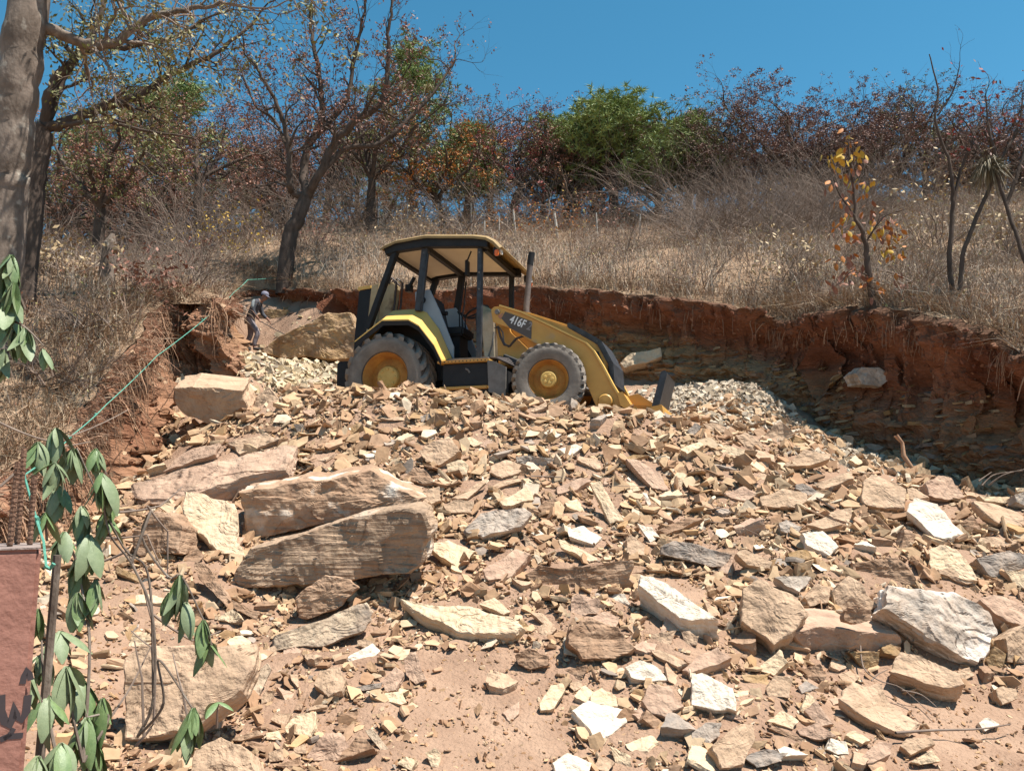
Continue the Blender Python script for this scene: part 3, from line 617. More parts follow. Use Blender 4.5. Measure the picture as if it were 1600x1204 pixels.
# further middle-sized stones between them, lying on the slope
rng = np.random.default_rng(11)
def zone(u, v):
    "how stony the slope is at a spot of the photograph (fine bare dirt patches are almost free of stones)"
    k = 1.0
    if 650 < u < 870 and 1015 < v < 1230: k = .04
    if 420 < u <= 650 and 1010 < v: k = .75
    if u > 1380 and v > 1085: k = .03
    if 860 < u < 1010 and 1120 < v: k = .35
    if u < 190 and v > 640: k = .6
    return k
tries = 0; nmed = 0
while nmed < 142 and tries < 6000:
    tries += 1
    u = rng.uniform(200, 1600); v = rng.uniform(625, 1200)
    if rng.random() > zone(u, v): continue
    if v < 640 + max(0, (u - 900)) * .12 or (u < 420 and v < 740): continue
    rad = rng.choice([14, 17, 21, 26]) * (0.8 + .5 * (v - 600) / 600)
    if any(abs(u - a) < (rad + b) * .62 and abs(v - c) < (rad + b) * .42 for a, c, b in occ): continue
    d = hitW(u, v); occ.append((u, v, rad)); nmed += 1
    mk = rng.choice(['tan', 'tan', 'tan', 'pink', 'pink', 'cream', 'cream', 'brown', 'brown', 'white', 'grey', 'ochre'])
    a = rad * d / FPX; k = rng.integers(4, 7); an = np.sort(rng.uniform(0, 2*math.pi, k) * .35 + np.linspace(0, 2*math.pi, k, endpoint=False))
    q = np.stack([np.cos(an) * a, np.sin(an) * a * rng.uniform(.45, .9)], 1) * rng.uniform(.8, 1.15, (k, 1))
    rt = rng.uniform(-.6, .6); q = q @ np.array([[math.cos(rt), math.sin(rt)], [-math.sin(rt), math.cos(rt)]])
    th = a * rng.choice([.25, .4, .6, .9])
    ex, ey, n = frame(rng.uniform(18, 66), rng.uniform(-40, 40))
    o = prism_rock('rock' if th > .3 * a else 'flat_stone', q, th, max(.013, 4.5 * d / FPX), .9, 5000 + nmed * 5, M[mk], fine=False)
    c = px(u, v, d); c[2] = W(c[0], c[1]) + th * .22
    o.matrix_world = Matrix.Translation(Vector(c)) @ Matrix(((ex[0], ey[0], n[0], 0), (ex[1], ey[1], n[1], 0), (ex[2], ey[2], n[2], 0), (0, 0, 0, 1)))
    ROCKS.append(dict(hh=rad * 1.1, o=o, u=u, v=v, w=rad * 2, mk=mk, th=th, label=None, short=None, d=d))
# labels: own wording for the striking ones, the rest by look and by the nearest striking stone
for r in ROCKS:
    if r['label']: USED[r['label']] = r
for r in ROCKS:
    if r['label'] is None:
        size = 'small' if r['w'] < 36 else ('medium' if r['w'] < 60 else 'sizeable')
        flat = 'flat stone' if r['th'] < .5 * r['w'] * r['d'] / FPX * .8 else 'angular stone'
        cands = sorted([l for l in LAND if l[3] is not r], key=lambda l: (l[0]-r['u'])**2 + 2*(l[1]-r['v'])**2)[:9]
        done = False
        for l in cands:
            du, dv = r['u'] - l[0], r['v'] - l[1]
            hor = 'left' if du < 0 else 'right'; ver = 'above' if dv < 0 else 'below'
            if abs(du) > 2.2 * abs(dv): rel = '%s of' % hor
            elif abs(dv) > 1.2 * abs(du): rel = ver
            else: rel = '%s and %s of' % (ver, hor)
            far = math.hypot(du, dv); rel = ('just ' if far < 75 else ('a little way ' if far < 150 else 'some way ')) + rel
            lab = '%s %s %s %s the %s' % (size, COLW[r['mk']], flat, rel, l[2])
            if lab not in USED: USED[lab] = r; r['label'] = lab; done = True; break
        if not done:
            r['label'] = '%s %s %s among the rubble near the %s' % (size, COLW[r['mk']], flat, cands[0][2])
    tag(r['o'], r['label'], 'rock', 'rocks lying on the rubble slope')
# ------------------------------------------------------------ rubble: thousands of chips, one mass
def chip_proto(k, rng):
    an = np.linspace(0, 2*math.pi, k, endpoint=False) + rng.uniform(-.35, .35, k)
    r = rng.uniform(.7, 1.1, k); asp = rng.uniform(.38, .92); t = rng.choice([.09, .14, .2, .3, .45])
    top = np.stack([np.cos(an)*r, np.sin(an)*r*asp, t + rng.uniform(-.08, .08, k)], 1)
    bot = np.stack([np.cos(an)*r*rng.uniform(.8, 1.15, k), np.sin(an)*r*asp*rng.uniform(.8, 1.15, k), -t + rng.uniform(-.05, .05, k)], 1)
    V = np.concatenate([top, bot]); F = [(0, i, i+1) for i in range(1, k-1)]
    for i in range(k): j = (i+1) % k; F += [(i, k+i, k+j), (i, k+j, j)]
    return V, np.array(F)
PR = [chip_proto(int(rng.integers(4, 7)), rng) for _ in range(48)]
# better-shaped fragments for the bigger pieces: bedded, chipped edges
PRF = []
for i in range(26):
    k = int(rng.integers(4, 7)); an = np.linspace(0, 2*math.pi, k, endpoint=False) + rng.uniform(-.45, .45, k)
    q = np.stack([np.cos(an), np.sin(an) * rng.uniform(.4, .9)], 1) * rng.uniform(.75, 1.1, (k, 1))
    o = prism_rock('fragment', q, float(rng.choice([.13, .2, .28, .42])), .62, .9, 9000 + i, None, fine=False); me = o.data; me.calc_loop_triangles()
    V = np.empty(len(me.vertices) * 3, np.float32); me.vertices.foreach_get('co', V); F = np.array([t.vertices[:] for t in me.loop_triangles]); PRF.append((V.reshape(-1, 3), F))
    bpy.data.objects.remove(o); bpy.data.meshes.remove(me)
def scatter(name, pos, size, nrm, cols, label, cat, spread=.55, rs=3, embed=.15, flat=1.0, protos=None):
    PRS = protos or PR; rg = np.random.default_rng(rs); pid = rg.integers(0, len(PRS), len(pos)); VV = []; FF = []; CC = []; base = 0
    for k, (V, F) in enumerate(PRS):
        ix = np.nonzero(pid == k)[0]; m = len(ix)
        if not m: continue
        n = nrm[ix] + rg.normal(0, spread, (m, 3)); n /= np.linalg.norm(n, axis=1)[:, None]
        a = rg.normal(0, 1, (m, 3)); a -= n * (a * n).sum(1)[:, None]; a /= np.linalg.norm(a, axis=1)[:, None]; b = np.cross(n, a)
        q = (V[None, :, 0, None] * a[:, None] + V[None, :, 1, None] * b[:, None] + V[None, :, 2, None] * flat * n[:, None]) * size[ix][:, None, None]
        q = q + pos[ix][:, None] + nrm[ix][:, None] * (size[ix] * embed)[:, None, None]
        VV.append(q.reshape(-1, 3)); FF.append((F[None] + (np.arange(m) * len(V))[:, None, None]).reshape(-1, 3) + base); base += m * len(V)
        CC.append(np.repeat(cols[ix], len(V), 0))
    o = np_obj(name, np.concatenate(VV), np.concatenate(FF), M['chip'], col=np.concatenate(CC))
    return tag(o, label, cat, kind='stuff')
PAL = np.array([(.48,.335,.21),(.54,.39,.25),(.42,.275,.17),(.36,.225,.14),(.45,.30,.20),(.58,.45,.31),(.68,.58,.45),(.38,.245,.155),(.33,.28,.24),(.47,.31,.17)])
PW = np.array([.2,.15,.14,.11,.13,.12,.05,.07,.02,.03]); PW = PW / PW.sum()
def normals(x, y):
    e = .1; n = np.stack([-(W(x+e, y) - W(x-e, y)) / (2*e), -(W(x, y+e) - W(x, y-e)) / (2*e), np.ones_like(x)], 1)
    return n / np.linalg.norm(n, axis=1)[:, None]
def rubble(n, lo, hi, pw, seed, ylo=4.0, yhi=12.5, dens=1.0):
    rg = np.random.default_rng(seed); y = rg.uniform(ylo, yhi, n * 3); x = rg.uniform(-.80, .78, n * 3) * (y + .6)
    uv = to_px(np.stack([x, y, W(x, y)], 1)); zk = np.array([zone(a, b) for a, b in uv]) if dens < 2 else np.ones(len(x))
    machine = (np.abs((x - MO[0]) * math.cos(MYAW) + (y - MO[1]) * math.sin(MYAW) - 1.4) < 2.4) & (((y - MO[1]) * math.cos(MYAW) - (x - MO[0]) * math.sin(MYAW)) > -1.1)
    keep = (rg.random(len(x)) < zk) & ~machine & ~outside(x, y, -.1)
    if hi > .03:
        for r_ in ROCKS:
            if r_['w'] > 34: keep &= ~(((uv[:, 0] - r_['u']) / (r_['w'] * .42 + 2)) ** 2 + ((uv[:, 1] - r_['v'] - 2) / (r_['hh'] * .44 + 2)) ** 2 < 1)
    x, y = x[keep][:n], y[keep][:n]
    s = lo * (hi / lo) ** (rg.random(len(x)) ** pw)
    P = np.stack([x, y, W(x, y)], 1); c = PAL[rg.choice(len(PAL), len(x), p=PW)] * rg.uniform(.72, 1.15, (len(x), 1)) * np.array([1.0, .95, .90])
    return P, s, normals(x, y), c
P, s, n, c = rubble(18000, .016, .055, 1.0, 1); s *= np.clip((P[:, 1] - 2.5) / 6, .45, 1.1)
scatter('rubble', P, s, n, c, 'small broken tan and brown stone rubble covering the slope', 'rubble', .6, 3, .3)
P, s, n, c = rubble(5200, .045, .15, 1.5, 7, 6.2); s *= np.clip((P[:, 1] - 2.2) / 6, .5, 1.05)
scatter('rubble', P, s, n, c, 'fist-sized and larger angular fragments strewn over the slope', 'rubble', .55, 5, .34, protos=PRF)
P, s, n, c = rubble(2400, .028, .085, 1.3, 8, 4.0, 7.6)
scatter('rubble', P, s, n, c, 'angular stone fragments heaped along the foot of the slope', 'rubble', .55, 6, .3, protos=PRF)
P, s, n, c = rubble(17000, .006, .022, 1.2, 2, 4.0, 9.0, dens=3)
scatter('gravel', P, s, n, c * np.array([.92, .85, .8]), 'fine reddish gravel and crumbs between the stones', 'gravel', .8, 4)
# pale scree by the ochre outcrop and under the back bank
def scree(name, pts, spread_xy, n, lo, hi, pal, seed, label):
    rg = np.random.default_rng(seed); pts = np.array([px(*p) for p in pts]); k = rg.integers(0, len(pts), n)
    x = pts[k, 0] + rg.normal(0, spread_xy[0], n); y = pts[k, 1] + rg.normal(0, spread_xy[1], n); ok = ~outside(x, y, -.35)
    x, y = x[ok], y[ok]; P = np.stack([x, y, W(x, y)], 1); pal = np.array(pal)
    scatter(name, P, lo * (hi / lo) ** (rg.random(len(x)) ** 1.3), normals(x, y), pal[rg.integers(0, len(pal), len(x))] * rg.uniform(.85, 1.1, (len(x), 1)), label, 'scree', .7, seed)
scree('scree', [(480,575,13.6),(430,580,13.6),(530,585,13.2),(450,560,15.6),(410,555,17.5),(500,590,12.6)], (.55, .7), 3600, .025, .13, [(.56,.45,.30),(.62,.52,.37),(.50,.38,.23),(.44,.36,.27),(.60,.47,.31)], 31, 'pale yellowish scree below the ochre outcrop')
scree('scree', [(1150,606,13.2),(1100,620,12.6),(1200,640,12.4),(1120,650,11.6),(1260,690,11.4),(1330,715,10.9),(1060,615,13.4)], (.5, .5), 3800, .02, .10, [(.52,.43,.33),(.58,.49,.38),(.42,.35,.27),(.48,.38,.27)], 32, 'pale grey scree heaped at the foot of the right bank')
# thin plates of rock showing in the bedded part of the bank
rg = np.random.default_rng(77); si = rg.integers(60, NS - 210, 2600); ki = rg.integers(10, 38, 2600); thin_ = rg.random(2600) < .5; si = si[thin_]; ki = ki[thin_]
P = bankP[si, ki]; nn = np.concatenate([nin[si], np.zeros((len(si), 1))], 1)
cc = np.array([(.42,.29,.16),(.30,.21,.14),(.36,.22,.10),(.26,.20,.16),(.46,.35,.22)])[rg.integers(0, 5, len(si))] * .8
scatter('bank_plates', P - nn * .03, rg.uniform(.03, .14, len(si)), np.tile([[0, 0, 1.0]], (len(si), 1)) + nn * .2, cc, 'thin layered rock plates showing in the cut bank', 'rock layers', .16, 78, 0, .5)
P = bankP[(si2 := rg.integers(8, 420, 2600)), rg.integers(34, 62, 2600)]
cc = np.array([(.24,.10,.06),(.17,.07,.042),(.30,.15,.09),(.20,.10,.065)])[rg.integers(0, 4, 2600)]
scatter('bank_clods', P, rg.uniform(.012, .055, 2600), np.concatenate([nin[si2], np.ones((2600, 1)) * .3], 1), cc, 'crumbling red clods on the upper cut face of the right and back banks', 'clods', .6, 80, 0)
P = bankP[(si2 := rg.integers(420, NS - 5, 1500)), rg.integers(16, 62, 1500)]
cc = np.array([(.40,.23,.14),(.33,.17,.10),(.45,.30,.19),(.28,.13,.08)])[rg.integers(0, 4, 1500)]
scatter('bank_clods', P, rg.uniform(.015, .06, 1500), np.concatenate([nin[si2], np.ones((1500, 1)) * .3], 1), cc, 'crumbling clods of earth on the left bank', 'clods', .6, 79, 0)
del si2
print('rocks', len(ROCKS))
# ------------------------------------------------------------ backhoe loader (X forward, Y to its left, Z up; origin under the rear axle)
YEL = material('worn_yellow_paint', (.58, .32, .075), (.46, .24, .055), rough=.5, scale=2.2, bump=.05, spec=.4, spots=.37, spot_c=(.38, .25, .13), spot_scale=4)
YEL_LIT = material('sunlit_yellow_paint', (.70, .44, .12), (.62, .37, .09), rough=.42, scale=2, bump=.04, spec=.45)  # lighter copy of the yellow, with sunlight put into the colour
BLK = material('black_steel', (.022, .021, .022), (.012, .012, .013), rough=.6, scale=5, bump=.05, spec=.3)
BLKW = material('worn_black_paint', (.05, .055, .065), (.018, .018, .02), rough=.5, scale=9, bump=.06, spec=.4, spots=.33, spot_c=(.34, .33, .34), spot_scale=8)
TYRE = material('dusty_rubber', (.235, .205, .175), (.135, .115, .098), rough=.95, scale=4, bump=.25, spec=.15)
TYRE_SHADE = material('shaded_rubber', (.10, .085, .075), (.055, .046, .04), rough=.95, scale=4, bump=.2, spec=.15)  # darker copy of the tyre rubber, groove shade painted into its colour
RIM = material('rusty_yellow_rim', (.50, .26, .06), (.30, .12, .03), rough=.65, scale=5, bump=.1, spec=.3)
HUBM = material('dusty_yellow_hub', (.60, .40, .13), (.48, .30, .08), rough=.7, scale=5, bump=.1, spec=.3)
LINER = material('cream_headliner', (.66, .60, .50), (.56, .50, .41), rough=.9, scale=2, bump=.02, spec=.1)
GREYM = material('scuffed_grey_steel', (.20, .185, .17), (.12, .11, .10), rough=.75, scale=7, bump=.1, spec=.3)
PANEL = material('blue_grey_panel', (.30, .34, .38), (.24, .28, .32), rough=.55, scale=3, bump=.03, spec=.3)
DECAL = material('brown_grey_decal', (.105, .085, .075), (.085, .07, .062), rough=.6, scale=4, bump=0, spec=.3)
WHT = material('white_print', (.75, .74, .72), (.68, .67, .65), rough=.6, scale=6, bump=0, spec=.3)
GRYP = material('faded_print', (.27, .245, .23), (.21, .19, .18), rough=.6, scale=6, bump=0, spec=.3)
PEEL = material('peeling_dash', (.55, .49, .38), (.40, .33, .24), rough=.85, scale=6, bump=.2, spec=.2, spots=.5, spot_c=(.10, .15, .12), spot_scale=3)
EXH = material('exhaust_steel', (.16, .125, .11), (.09, .07, .062), rough=.6, scale=8, bump=.1, spec=.4)
ORL = material('amber_lens', (.75, .17, .02), (.6, .12, .02), rough=.25, scale=5, bump=0, spec=.5)
GLS = material('lamp_lens', (.62, .60, .56), (.5, .48, .45), rough=.15, scale=5, bump=0, spec=.6)
HOSE = material('hydraulic_hose', (.075, .055, .05), (.04, .03, .028), rough=.6, scale=10, bump=.1, spec=.3)
WORN = material('weathered_cream_steel', (.52, .42, .26), (.38, .28, .16), rough=.8, scale=5, bump=.1, spec=.2, spots=.42, spot_c=(.20, .13, .08), spot_scale=5)
veh = empty('backhoe_loader', MO, MYAW)
tag(veh, 'yellow backhoe loader with black canopy frame parked on the rubble platform', 'backhoe loader')
def wheel(c, r, wd, rr, side, nl, steer, lugr, deep):
    s = side  # -1 right side of the machine (faces the camera)
    yo = s * wd / 2
    # rim dish, outer face at y = yo
    m = MB().lathe([(0.001, yo*.25), (rr*.50, yo*.25), (rr*.56, yo*.30), (rr*.80, yo*deep), (rr*.93, yo*.62), (rr*1.0, yo*.86), (rr*1.05, yo*.90), (rr*1.06, yo*.80), (rr*.97, yo*.5), (rr*.95, -yo*.5), (rr*1.04, -yo*.85), (rr*.9, -yo*.5), (.001, -yo*.4)], 44)
    wh = m.build('wheel', RIM, veh, smooth=True); wh.location = c; wh.rotation_euler = (0, 0, steer)
    t = MB().lathe([(rr*1.0, yo*.86), (rr*1.10, yo*.97), ((r+rr)/2, yo*1.06), (r*.86, yo*1.03), (r*.905, yo*.93), (r*.92, yo*.5), (r*.925, 0), (r*.92, -yo*.5), (r*.905, -yo*.93), (r*.86, -yo*1.03), ((r+rr)/2, -yo*1.06), (rr*1.1, -yo*.97), (rr*1.0, -yo*.86)], 56)
    t.build('tyre', TYRE_SHADE, wh, smooth=True)
    MB().lathe([(rr*1.04, yo*.93), (rr*1.12, yo*.995), ((r+rr)/2, yo*1.085), (r*.85, yo*1.06), (r*.885, yo*1.0)], 56).build('sidewall', TYRE, wh, smooth=True)
    h = MB().lathe([(.001, yo*1.0), (rr*.36, yo*.99), (rr*.40, yo*.93), (rr*.42, yo*.25)], 30) if lugr else MB().lathe([(.001, yo*.52), (rr*.44, yo*.5), (rr*.47, yo*.42), (rr*.48, yo*.2)], 30)
    h.build('hub', HUBM, wh, smooth=True)
    bolt = None
    for i in range(5 if lugr else 8):
        an = 2*math.pi*i/(5 if lugr else 8); q = rr*(.20 if lugr else .34); yy = yo*(.99 if lugr else .5)
        if bolt is None:
            bolt = MB().lathe([(.001, s*.014), (.018, s*.014), (.022, s*.009), (.022, -s*.01)], 8).build('bolt', HUBM, wh); bo = bolt
        else: bo = link(bolt.copy(), wh)
        bo.location = (q*math.cos(an), yy, q*math.sin(an))
    # tread lugs: slanting bars, alternately from either shoulder
    lug = None
    a0 = .40 * (1 if nl < 24 else .62)
    for sd in (1, -1):
        vs = []; K = 5
        for i in range(K):
            f = i / (K - 1); y = sd * (abs(yo) * (1.05 - 1.03 * f)); an = a0 * f ** 1.15; hw = (.047 if nl < 24 else .027) / r * (1 - .12*f) * r
            top = r * (1.0 if 0 < i else .985); bot = r * .90
            if i == 0: bot = r * .865; top = r * .955
            for rad, q in ((bot, -hw*1.25), (bot, hw*1.25), (top, hw*.8), (top, -hw*.8)):
                aa = an + q / r; vs.append((rad*math.cos(aa), y, rad*math.sin(aa)))
        fs = [(0, 1, 2, 3), tuple(range(4*K-4, 4*K))[::-1]] + [(4*i+j, 4*i+4+j, 4*i+4+(j+1) % 4, 4*i+(j+1) % 4) for i in range(K-1) for j in range(4)]
        l0 = MB().add(vs, fs).build('tread_lug', TYRE, wh)
        l0.rotation_euler = (0, (.0 if sd > 0 else math.pi/nl), 0)
        for i in range(1, nl):
            l = link(l0.copy(), wh); l.rotation_euler = (0, 2*math.pi*i/nl + (.0 if sd > 0 else math.pi/nl), 0)
    return wh
for s in (-1, 1):
    wheel((-.05, s*.83, .645), .66, .46, .36, s, 20, 0, False, .10)
    wheel((2.36, s*.80, .51), .515, .32, .275, s, 26, R(10), True, .12)
def P(name, mat, prof, y0, y1, bevel=.006, parent=None, smooth=False): return MB().prism(prof, y0, y1).build(name, mat, parent or veh, bevel=bevel, smooth=smooth)
def B(name, mat, a, b, bevel=.008, parent=None): return MB().box(a, b).build(name, mat, parent or veh, bevel=bevel)
def T(name, mat, pts, r, k=8, parent=None): return MB().tube(pts, r, k).build(name, mat, parent or veh, smooth=True)
# frame and axles
P('chassis', BLK, [(.1,.50),(2.75,.42),(2.95,.52),(2.95,.78),(1.5,.86),(.1,.86)], -.36, .36)
T('rear_axle', BLK, [(-.05,-.62,.645),(-.05,.62,.645)], .12, 12); T('front_axle', YEL, [(2.36,-.62,.51),(2.36,.62,.51)], .085, 12)
# fenders
for s in (-1, 1):
    outer = [(-.53,1.19),(-.09,1.48),(.33,1.46),(.50,1.36),(.74,1.06),(.86,.83)]
    inner = [(-.52,1.30),(-.15,1.73),(.27,1.73),(.41,1.66),(.61,1.40),(.82,.95)]
    m = MB(); n = 6; th = .02
    yo, yi = s*1.08, s*.60
    a = [(x, yo, z) for x, z in outer]; b = [(x, yi, z) for x, z in inner]
    a2 = [(x, yo, z-th) for x, z in outer]; b2 = [(x, yi, z-th) for x, z in inner]
    V = a + b + a2 + b2
    Fs = []
    for i in range(n-1): Fs += [(i, i+1, n+i+1, n+i), (2*n+i, 3*n+i, 3*n+i+1, 2*n+i+1), (i, 2*n+i, 2*n+i+1, i+1), (n+i, n+i+1, 3*n+i+1, 3*n+i)]
    Fs += [(0, n, 3*n, 2*n), (n-1, 3*n-1, 4*n-1, 2*n-1)]
    fd = m.add(V, Fs).build('fender', YEL_LIT, veh)
    lip = MB(); V = [(x, yo*.999, z-.004) for x, z in outer] + [(x*.97+.01, yo*.985, z-.085) for x, z in outer]
    lip.add(V, [(i, i+1, n+i+1, n+i) for i in range(n-1)]).build('fender_lip', BLK, fd)
    MB().prism(inner + [(.80,.62),(-.45,.62)], s*.585, s*.565).build('wheel_arch', BLK, fd)
# operator station
B('floor_plate', GREYM, (.72,-.80,.845), (1.46,.80,.90))
seatp = P('side_panel', PANEL, [(.20,2.00),(.44,2.02),(.60,1.70),(.84,1.12),(.84,.92),(.60,1.36),(.40,1.64),(.22,1.72)], -.585, -.545)
MB().lathe([(.001,-.02),(.05,-.02),(.055,0),(.055,.02)], 16, (.33,-.588,1.86)).build('panel_vent', BLK, seatp)
P('side_panel', PANEL, [(.20,1.98),(.42,2.0),(.60,1.70),(.84,1.12),(.84,.92),(.60,1.36),(.40,1.64),(.22,1.72)], .545, .585)
st = B('seat', BLK, (.36,-.25,1.36), (.86,.25,1.50), .03); P('backrest', BLK, [(.34,1.45),(.46,1.45),(.34,2.02),(.22,2.04)], -.24, .24, .03, st)
B('seat_pedestal', BLK, (.42,-.18,.90), (.78,.18,1.36))
T('armrest', BLK, [(.28,-.29,1.72),(.62,-.30,1.70)], .035, 8, st)
col = T('steering_column', BLK, [(1.30,0,.9),(1.02,0,1.72)], .05); 
ring = [(1.0+.055*math.cos(a)*0 + .19*math.cos(a)*.9, .19*math.sin(a), 1.76 + .19*math.cos(a)*.42) for a in np.linspace(0, 2*math.pi, 25)]
T('steering_wheel', BLK, ring, .016, 8, col)
T('spoke', BLK, [(.83,0,1.68),(1.0,0,1.74),(1.17,0,1.84)], .013, 6, col)
dash = P('dashboard', PEEL, [(1.24,1.74),(1.34,1.70),(1.46,1.62),(1.47,.92),(1.30,.92),(1.26,1.40)], -.52, .52, .015)
P('dash_cover', BLK, [(1.10,1.66),(1.25,1.72),(1.27,1.40),(1.14,1.20)], -.40, .40, .02, dash)
for y in (-.12, .0, .14): T('control_lever', BLK, [(.62,y+.36,1.36),(.60,y+.38,1.80),(.58,y+.38,1.86)], [.012,.012,.026], 6)
# canopy
roof_top = [(-.26,2.66),(-.18,2.70),(.0,2.755),(.48,2.79),(1.26,2.71),(1.46,2.67),(1.58,2.60),(1.68,2.49)]
roof_bot = [(1.66,2.46),(1.56,2.565),(1.45,2.632),(1.26,2.672),(.48,2.752),(.0,2.717),(-.17,2.662),(-.25,2.63)]
m = MB(); prof = roof_top + roof_bot; n = len(prof); ysl = [(-.90, -.035), (-.84, 0), (.84, 0), (.90, -.035)]
V = [(x*(1 if abs(y) < .87 else .985)+(.008 if abs(y) > .87 else 0), y, z+dz) for y, dz in ysl for x, z in prof]
Fs = [(k*n+i, k*n+(i+1) % n, (k+1)*n+(i+1) % n, (k+1)*n+i) for k in range(3) for i in range(n)] + [tuple(range(n))[::-1], tuple(range(3*n, 4*n))]
roof = m.add(V, Fs).build('roof', material('dusty_roof_paint', (.30, .195, .08), (.22, .145, .065), rough=.7, scale=4, bump=.08), veh)
MB().prism([(-.10,2.605),(.0,2.635),(.48,2.665),(1.26,2.60),(1.36,2.57),(1.36,2.545),(1.26,2.575),(.48,2.64),(.0,2.61),(-.1,2.58)], -.70, .70).build('headliner', LINER, roof)
for y in (-.80, .80): MB().prism([(-.20,2.645),(.0,2.71),(.48,2.745),(1.26,2.665),(1.46,2.625),(1.46,2.50),(1.26,2.53),(.48,2.60),(.0,2.575),(-.17,2.535)], y-.06, y+.06).build('roof_beam', BLK, roof, bevel=.006)
for x, z in ((-.13,2.58),(.46,2.61),(1.38,2.53)): MB().bar((x, -.72, z), (x, .72, z), .09, .07).build('cross_beam', BLK, roof)
for s in (-1, 1):
    MB().bar((-.02,s*.79,2.62), (-.47,s*.79,1.42), .085, .10).build('rear_post', BLK, veh, bevel=.008)
    mp_ = MB().bar((.45,s*.76,2.64), (.33,s*.72,1.66), .10, .09).build('middle_post', BLKW if s < 0 else BLK, veh, bevel=.008)
    T('grab_rail', BLKW, [(.50,s*.80,2.5),(.46,s*.83,2.1),(.42,s*.80,1.78)], .014, 6)
    fp = MB().bar((1.32,s*.76,2.57), (1.31,s*.76,.88), .075, .075).build('front_post', BLKW if s < 0 else BLK, veh, bevel=.008)
    for z in (2.45, 2.15, 1.9): MB().lathe([(.001,s*.008),(.014,s*.008),(.016,0)], 8, (1.315,s*.80,z)).build('post_bolt', GREYM, fp)
    for k, (x, z, y) in enumerate(((1.60,2.44,.78),)):
        hd = MB().box((x-.06,s*y-.06,z-.05), (x+.02,s*y+.06,z+.06)).build('work_lamp', BLK, veh, bevel=.01)
        MB().lathe([(.001,0),(.045,-.004),(.05,-.015),(.05,-.03)], 16).build('lamp_lens', GLS, hd)
        l = hd.children[0]; l.rotation_euler = (0, 0, math.pi/2); l.location = (x+.028, s*y, z)
        MB().box((x-.02,s*y+(.07 if s > 0 else -.12),z-.09), (x+.04,s*y+(.12 if s > 0 else -.07),z+.0)).build('turn_signal', ORL, hd, bevel=.012)
MB().box((1.02,-.62,2.18), (1.06,-.50,2.42)).build('cab_mirror', BLK, veh, bevel=.01); T('mirror_arm', BLK, [(1.04,-.56,2.42),(1.10,-.56,2.56)], .012, 6)
MB().tube([(-.22,.30,2.5),(-.30,.30,2.36)], .03, 8).build('rear_lamp_bracket', BLK, veh); B('rear_lamp', BLK, (-.36,.24,2.26), (-.26,.36,2.38))
# step, tank, side plate
tank = B('fuel_tank', BLK, (.80,-.90,.47), (1.52,-.42,.80), .015)
T('tank_latch', GREYM, [(1.16,-.905,.72),(1.20,-.92,.70),(1.22,-.905,.66)], .014, 6, tank)
trd = B('step_tread', YEL, (.74,-.96,.805), (1.53,-.50,.843), .006)
for i in range(13): MB().lathe([(.001,0),(.009,0),(.012,.004)], 8, (.80+i*.056,-.962,.824)).build('tread_stud', BLK, trd)
B('lower_step', YEL, (.77,-.95,.42), (1.50,-.60,.465)); B('step_skirt', BLK, (.78,-.90,.26), (1.50,-.45,.42))
B('fuel_tank', BLK, (.80,.42,.47), (1.52,.90,.80), .015); B('step_tread', YEL, (.74,.50,.805), (1.53,.96,.843), .006)
P('side_plate', GREYM, [(1.50,.82),(1.60,.80),(1.78,.71),(1.77,.27),(1.52,.37)], -.955, -.925, .004)
B('plate_bracket', BLK, (1.62,-.925,.35), (1.80,-.45,.66))
# engine hood
hood = P('hood', YEL, [(1.44,1.66),(1.50,1.70),(1.93,1.60),(2.54,1.36),(2.93,1.12),(3.12,.80),(3.10,.62),(1.5,.80)], -.42, .42, .02)
P('hood_top', YEL_LIT, [(1.86,1.628),(1.93,1.615),(2.53,1.385),(2.53,1.36),(1.93,1.585),(1.86,1.60)], -.34, .34, .006, hood)  # top of the hood, its sun highlight painted in the lighter yellow
hc = P('grille_cover', BLKW, [(2.535,1.395),(2.56,1.40),(2.95,1.16),(3.03,1.10),(3.19,.78),(3.21,.46),(3.15,.46),(3.12,.76),(2.97,1.05),(2.90,1.10),(2.535,1.33)], -.44, .44, .012)
for k in range(3):
    x0 = 2.95 + k*.055; z0 = .96 - k*.13
    P('vent_slot', BLK, [(x0,z0),(x0+.04,z0-.01),(x0+.13,z0-.26),(x0+.10,z0-.28),(x0,z0-.06)], -.455, -.425, .004, hc)
B('front_weight', BLK, (2.95,-.36,.42), (3.10,.36,.70), .02)
T('exhaust_stack', EXH, [(1.82,-.10,1.58),(1.825,-.10,1.75),(1.86,-.10,2.12),(1.885,-.10,2.42)], [.052,.047,.045,.045], 14)
ex = MB(); ex.tube([(1.884,-.10,2.40),(1.90,-.10,2.52),(1.915,-.10,2.60)], [.049,.05,.052], 14, cap=False); ex.build('exhaust_tip', BLK, veh, smooth=True)
MB().lathe([(.05,-.03),(.07,-.03),(.07,.03),(.05,.03)], 14).build('exhaust_collar', EXH, veh).matrix_local = Matrix.Translation((1.825,-.10,1.64)) @ Matrix.Rotation(R(90), 4, 'X')
